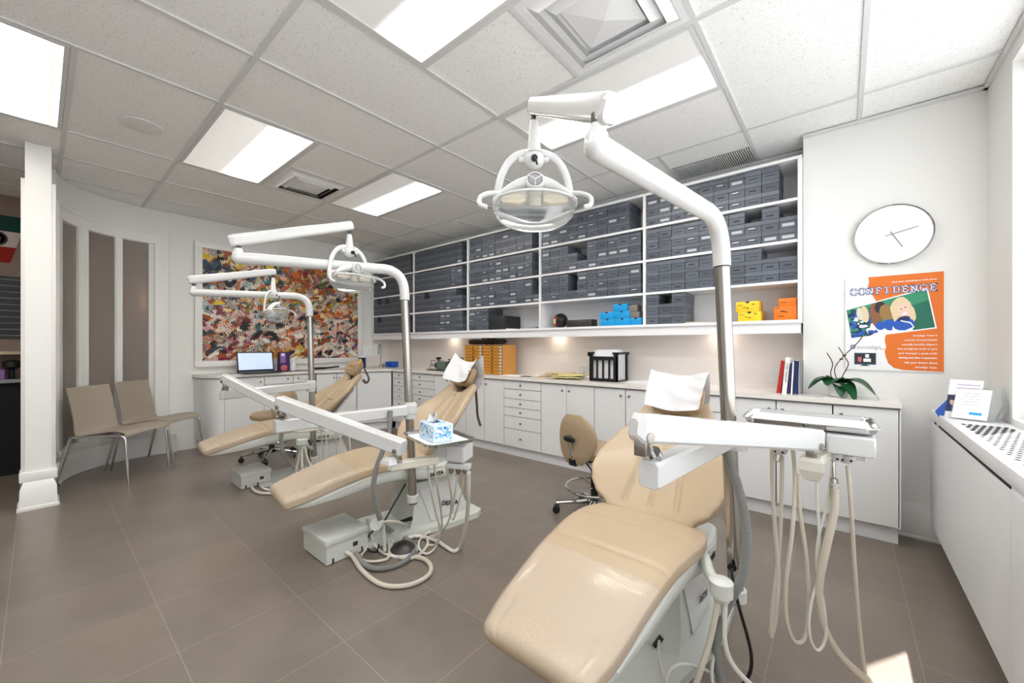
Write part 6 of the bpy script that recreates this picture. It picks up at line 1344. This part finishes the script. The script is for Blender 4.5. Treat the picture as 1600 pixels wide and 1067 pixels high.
# ================================================================== STOOLS
def make_stool(padrot):
    t = thing('operator_stool', '', 'stool', (0, 0, 0), 'tan wheeled stools')
    for k in range(5):
        a = R(72*k+20); d = Vector((math.cos(a), math.sin(a), 0)); q = MB(); q.tube([d*0.03+Vector((0, 0, 0.10)), d*0.15+Vector((0, 0, 0.085)), d*0.27+Vector((0, 0, 0.07))], [0.02, 0.015, 0.012], 'chrome', 10); lg = q.build('leg', t)
        q = MB(); c_ = d*0.27; s_ = Vector((-d.y, d.x, 0)); q.cyl(c_-s_*0.024+Vector((0, 0, 0.0265)), c_+s_*0.024+Vector((0, 0, 0.0265)), 0.026, 'black', 18); q.cyl(c_+Vector((0, 0, 0.03)), c_+Vector((0, 0, 0.075)), 0.008, 'darkmetal', 8); q.build('caster', lg)
    q = MB(); q.cyl((0, 0, 0.08), (0, 0, 0.26), 0.027, 'black', 16); q.cyl((0, 0, 0.26), (0, 0, 0.42), 0.016, 'chrome', 16); q.lathe([(0.05, 0.075), (0.055, 0.09), (0.03, 0.115)], 'black', 20); q.build('column', t)
    q = MB(); q.tube([(0.2*math.cos(a), 0.2*math.sin(a), 0.2) for a in [2*math.pi*k/40 for k in range(41)]], 0.0105, 'chrome', 10, False)
    for a in (0, 120, 240): q.cyl((0.03*math.cos(R(a)), 0.03*math.sin(R(a)), 0.2), (0.2*math.cos(R(a)), 0.2*math.sin(R(a)), 0.2), 0.007, 'chrome', 8)
    q.build('foot_ring', t)
    q = MB(); q.lathe([(0.001, 0.425), (0.16, 0.425), (0.19, 0.435), (0.2, 0.455), (0.197, 0.478), (0.18, 0.492), (0.1, 0.498), (0.001, 0.497)], 'tan_s', 40); q.box(-0.07, 0.11, -0.05, 0.05, 0.40, 0.427, 'black', 0.005); q.build('seat', t)
    # back post and pad towards +X
    q = MB(); q.tube(spline([(0.0, 0, 0.41), (0.15, 0, 0.405), (0.215, 0, 0.43), (0.25, 0, 0.47), (0.275, 0, 0.585)], 6), 0.012, 'chrome', 10, True); q.box(0.19, 0.25, -0.03, 0.03, 0.40, 0.48, 'black', 0.006); q.tube([(0.15, 0.04, 0.41), (0.17, 0.10, 0.38), (0.18, 0.13, 0.31)], [0.005, 0.005, 0.011], 'black', 8); q.build('back_post', t)
    q = MB(); q.ball((0.279, 0, 0.585), 0.03, 'black', (0.5, 1.7, 0.75), 20); q.build('back_bracket', t)
    rings = []
    for i in range(15):
        u = i/14; z = 0.41+0.33*u; w = 0.16*max(0.05, math.sin(math.pi*(0.06+0.88*u)))**0.55; rg = []
        for k in range(24):
            an = 2*math.pi*k/24; c, s = supr(math.cos(an), math.sin(an), 0.7); rg.append(Vector((0.235+0.022*s*min(1, 4*u+.3, 4*(1-u)+.3)+0.05*(c*w/0.16)**2*-1, w*c, z)))
        rings.append(rg)
    q = MB(); q.loft(rings, 'tan_s'); q.build('back_pad', t, smooth=60)
    return t
s3 = make_stool(0); sB = copy_tree(s3)
s3.location = (-1.36, 2.54, 0); s3.rotation_euler.z = R(262); tag(s3, 'tan stool with its back pad turned to the viewer, behind the nearest chair', 'stool')
sB.location = (-4.68, 1.60, 0.0); sB.rotation_euler.z = R(20); tag(sB, 'tan stool behind the farthest dental chair', 'stool')
# ================================================================== SIDE CHAIRS
def make_side_chair():
    t = thing('side_chair', '', 'chair', (0, 0, 0), 'waiting chairs by the curved glass wall')
    prof = [(0.235, .432), (0.225, .445), (0.18, .452), (0.08, .448), (-0.04, .436), (-0.13, .430), (-0.185, .44), (-0.215, .475), (-0.235, .55), (-0.262, .68), (-0.30, .84)]
    q = MB(); sp_ = spline([Vector((0, a, b_)) for a, b_ in prof], 5); n = len(sp_)
    def shell(u, v):
        i = min(n-1, int(round(v*(n-1)))); p_ = sp_[i]; x = (u-0.5)*2; w = 0.225-0.02*max(0, v-0.5)*2*(1 if v < 0.75 else 1)+0.0*v
        w = 0.222 if v < 0.45 else 0.222-0.03*math.sin(math.pi*(v-0.45)/0.9)
        dz = -0.022*abs(x)**2.5*(v < 0.5)*(1-v*2)*0-0.012*(v < 0.2)*(1-v*5)*x*x
        return Vector((x*w, p_.y+0.03*x*x*(v > 0.55)*min(1, (v-0.55)*4), p_.z+dz+0.02*x*x*(v < .5)*math.sin(math.pi*min(1, v*2))))
    P = [[shell(i/12, j/(n-1)) for i in range(13)] for j in range(n)]
    Vv = [p_ for r_ in P for p_ in r_]
    T_, N_, B_ = frames(sp_)
    nn = []
    for j in range(n):
        a = sp_[max(0, j-1)]; c = sp_[min(n-1, j+1)]; d = (c-a).normalized(); nn.append(Vector((0, -d.z, d.y))*(-0.009))
    V2 = [P[j][i]+nn[j] for j in range(n) for i in range(13)]; N0 = len(Vv); Fc = []
    for j in range(n-1):
        for i in range(12):
            a = j*13+i; Fc.append((a, a+1, a+14, a+13)); Fc.append((N0+a+13, N0+a+14, N0+a+1, N0+a))
    for j in range(n-1):
        for e_ in (0, 12): a = j*13+e_; Fc.append((a, a+13, N0+a+13, N0+a))
    for i in range(12):
        for j in (0, n-1): a = j*13+i; Fc.append((a, a+1, N0+a+1, N0+a))
    q.add(Vv+V2, Fc, 'chairply'); q.build('seat_shell', t, smooth=50)
    for s_ in (-1, 1):
        q = MB(); x = s_*0.225
        pts = [Vector((x*1.12, -0.30, 0.0)), Vector((x*1.03, -0.19, 0.43))]; q.tube(pts, 0.0105, 'chrome', 12); q.build('leg', t)
        q = MB(); q.tube(fillet(Vector((x*1.0, -0.20, 0.425)), Vector((x, 0.235, 0.438)), Vector((x*1.10, 0.285, 0.0)), 0.05, 8), 0.0105, 'chrome', 12); q.build('leg', t)
    q = MB(); q.tube([(-0.22, -0.19, 0.415), (0.22, -0.19, 0.415)], 0.009, 'chrome', 10); q.tube([(-0.22, 0.12, 0.425), (0.22, 0.12, 0.425)], 0.009, 'chrome', 10); q.build('crossbar', t)
    return t
c1 = make_side_chair(); c2 = copy_tree(c1)
c1.location = (-5.015, 0.475, 0); c1.rotation_euler.z = R(-46); tag(c1, 'beige chrome-legged chair, the front one nearer the column', 'chair')
c2.location = (-5.415, 0.80, 0); c2.rotation_euler.z = R(-46); tag(c2, 'beige chrome-legged chair, the rear one nearer the painting', 'chair')
for o in list(bpy.data.objects):
    if '_o' in o: del o['_o']
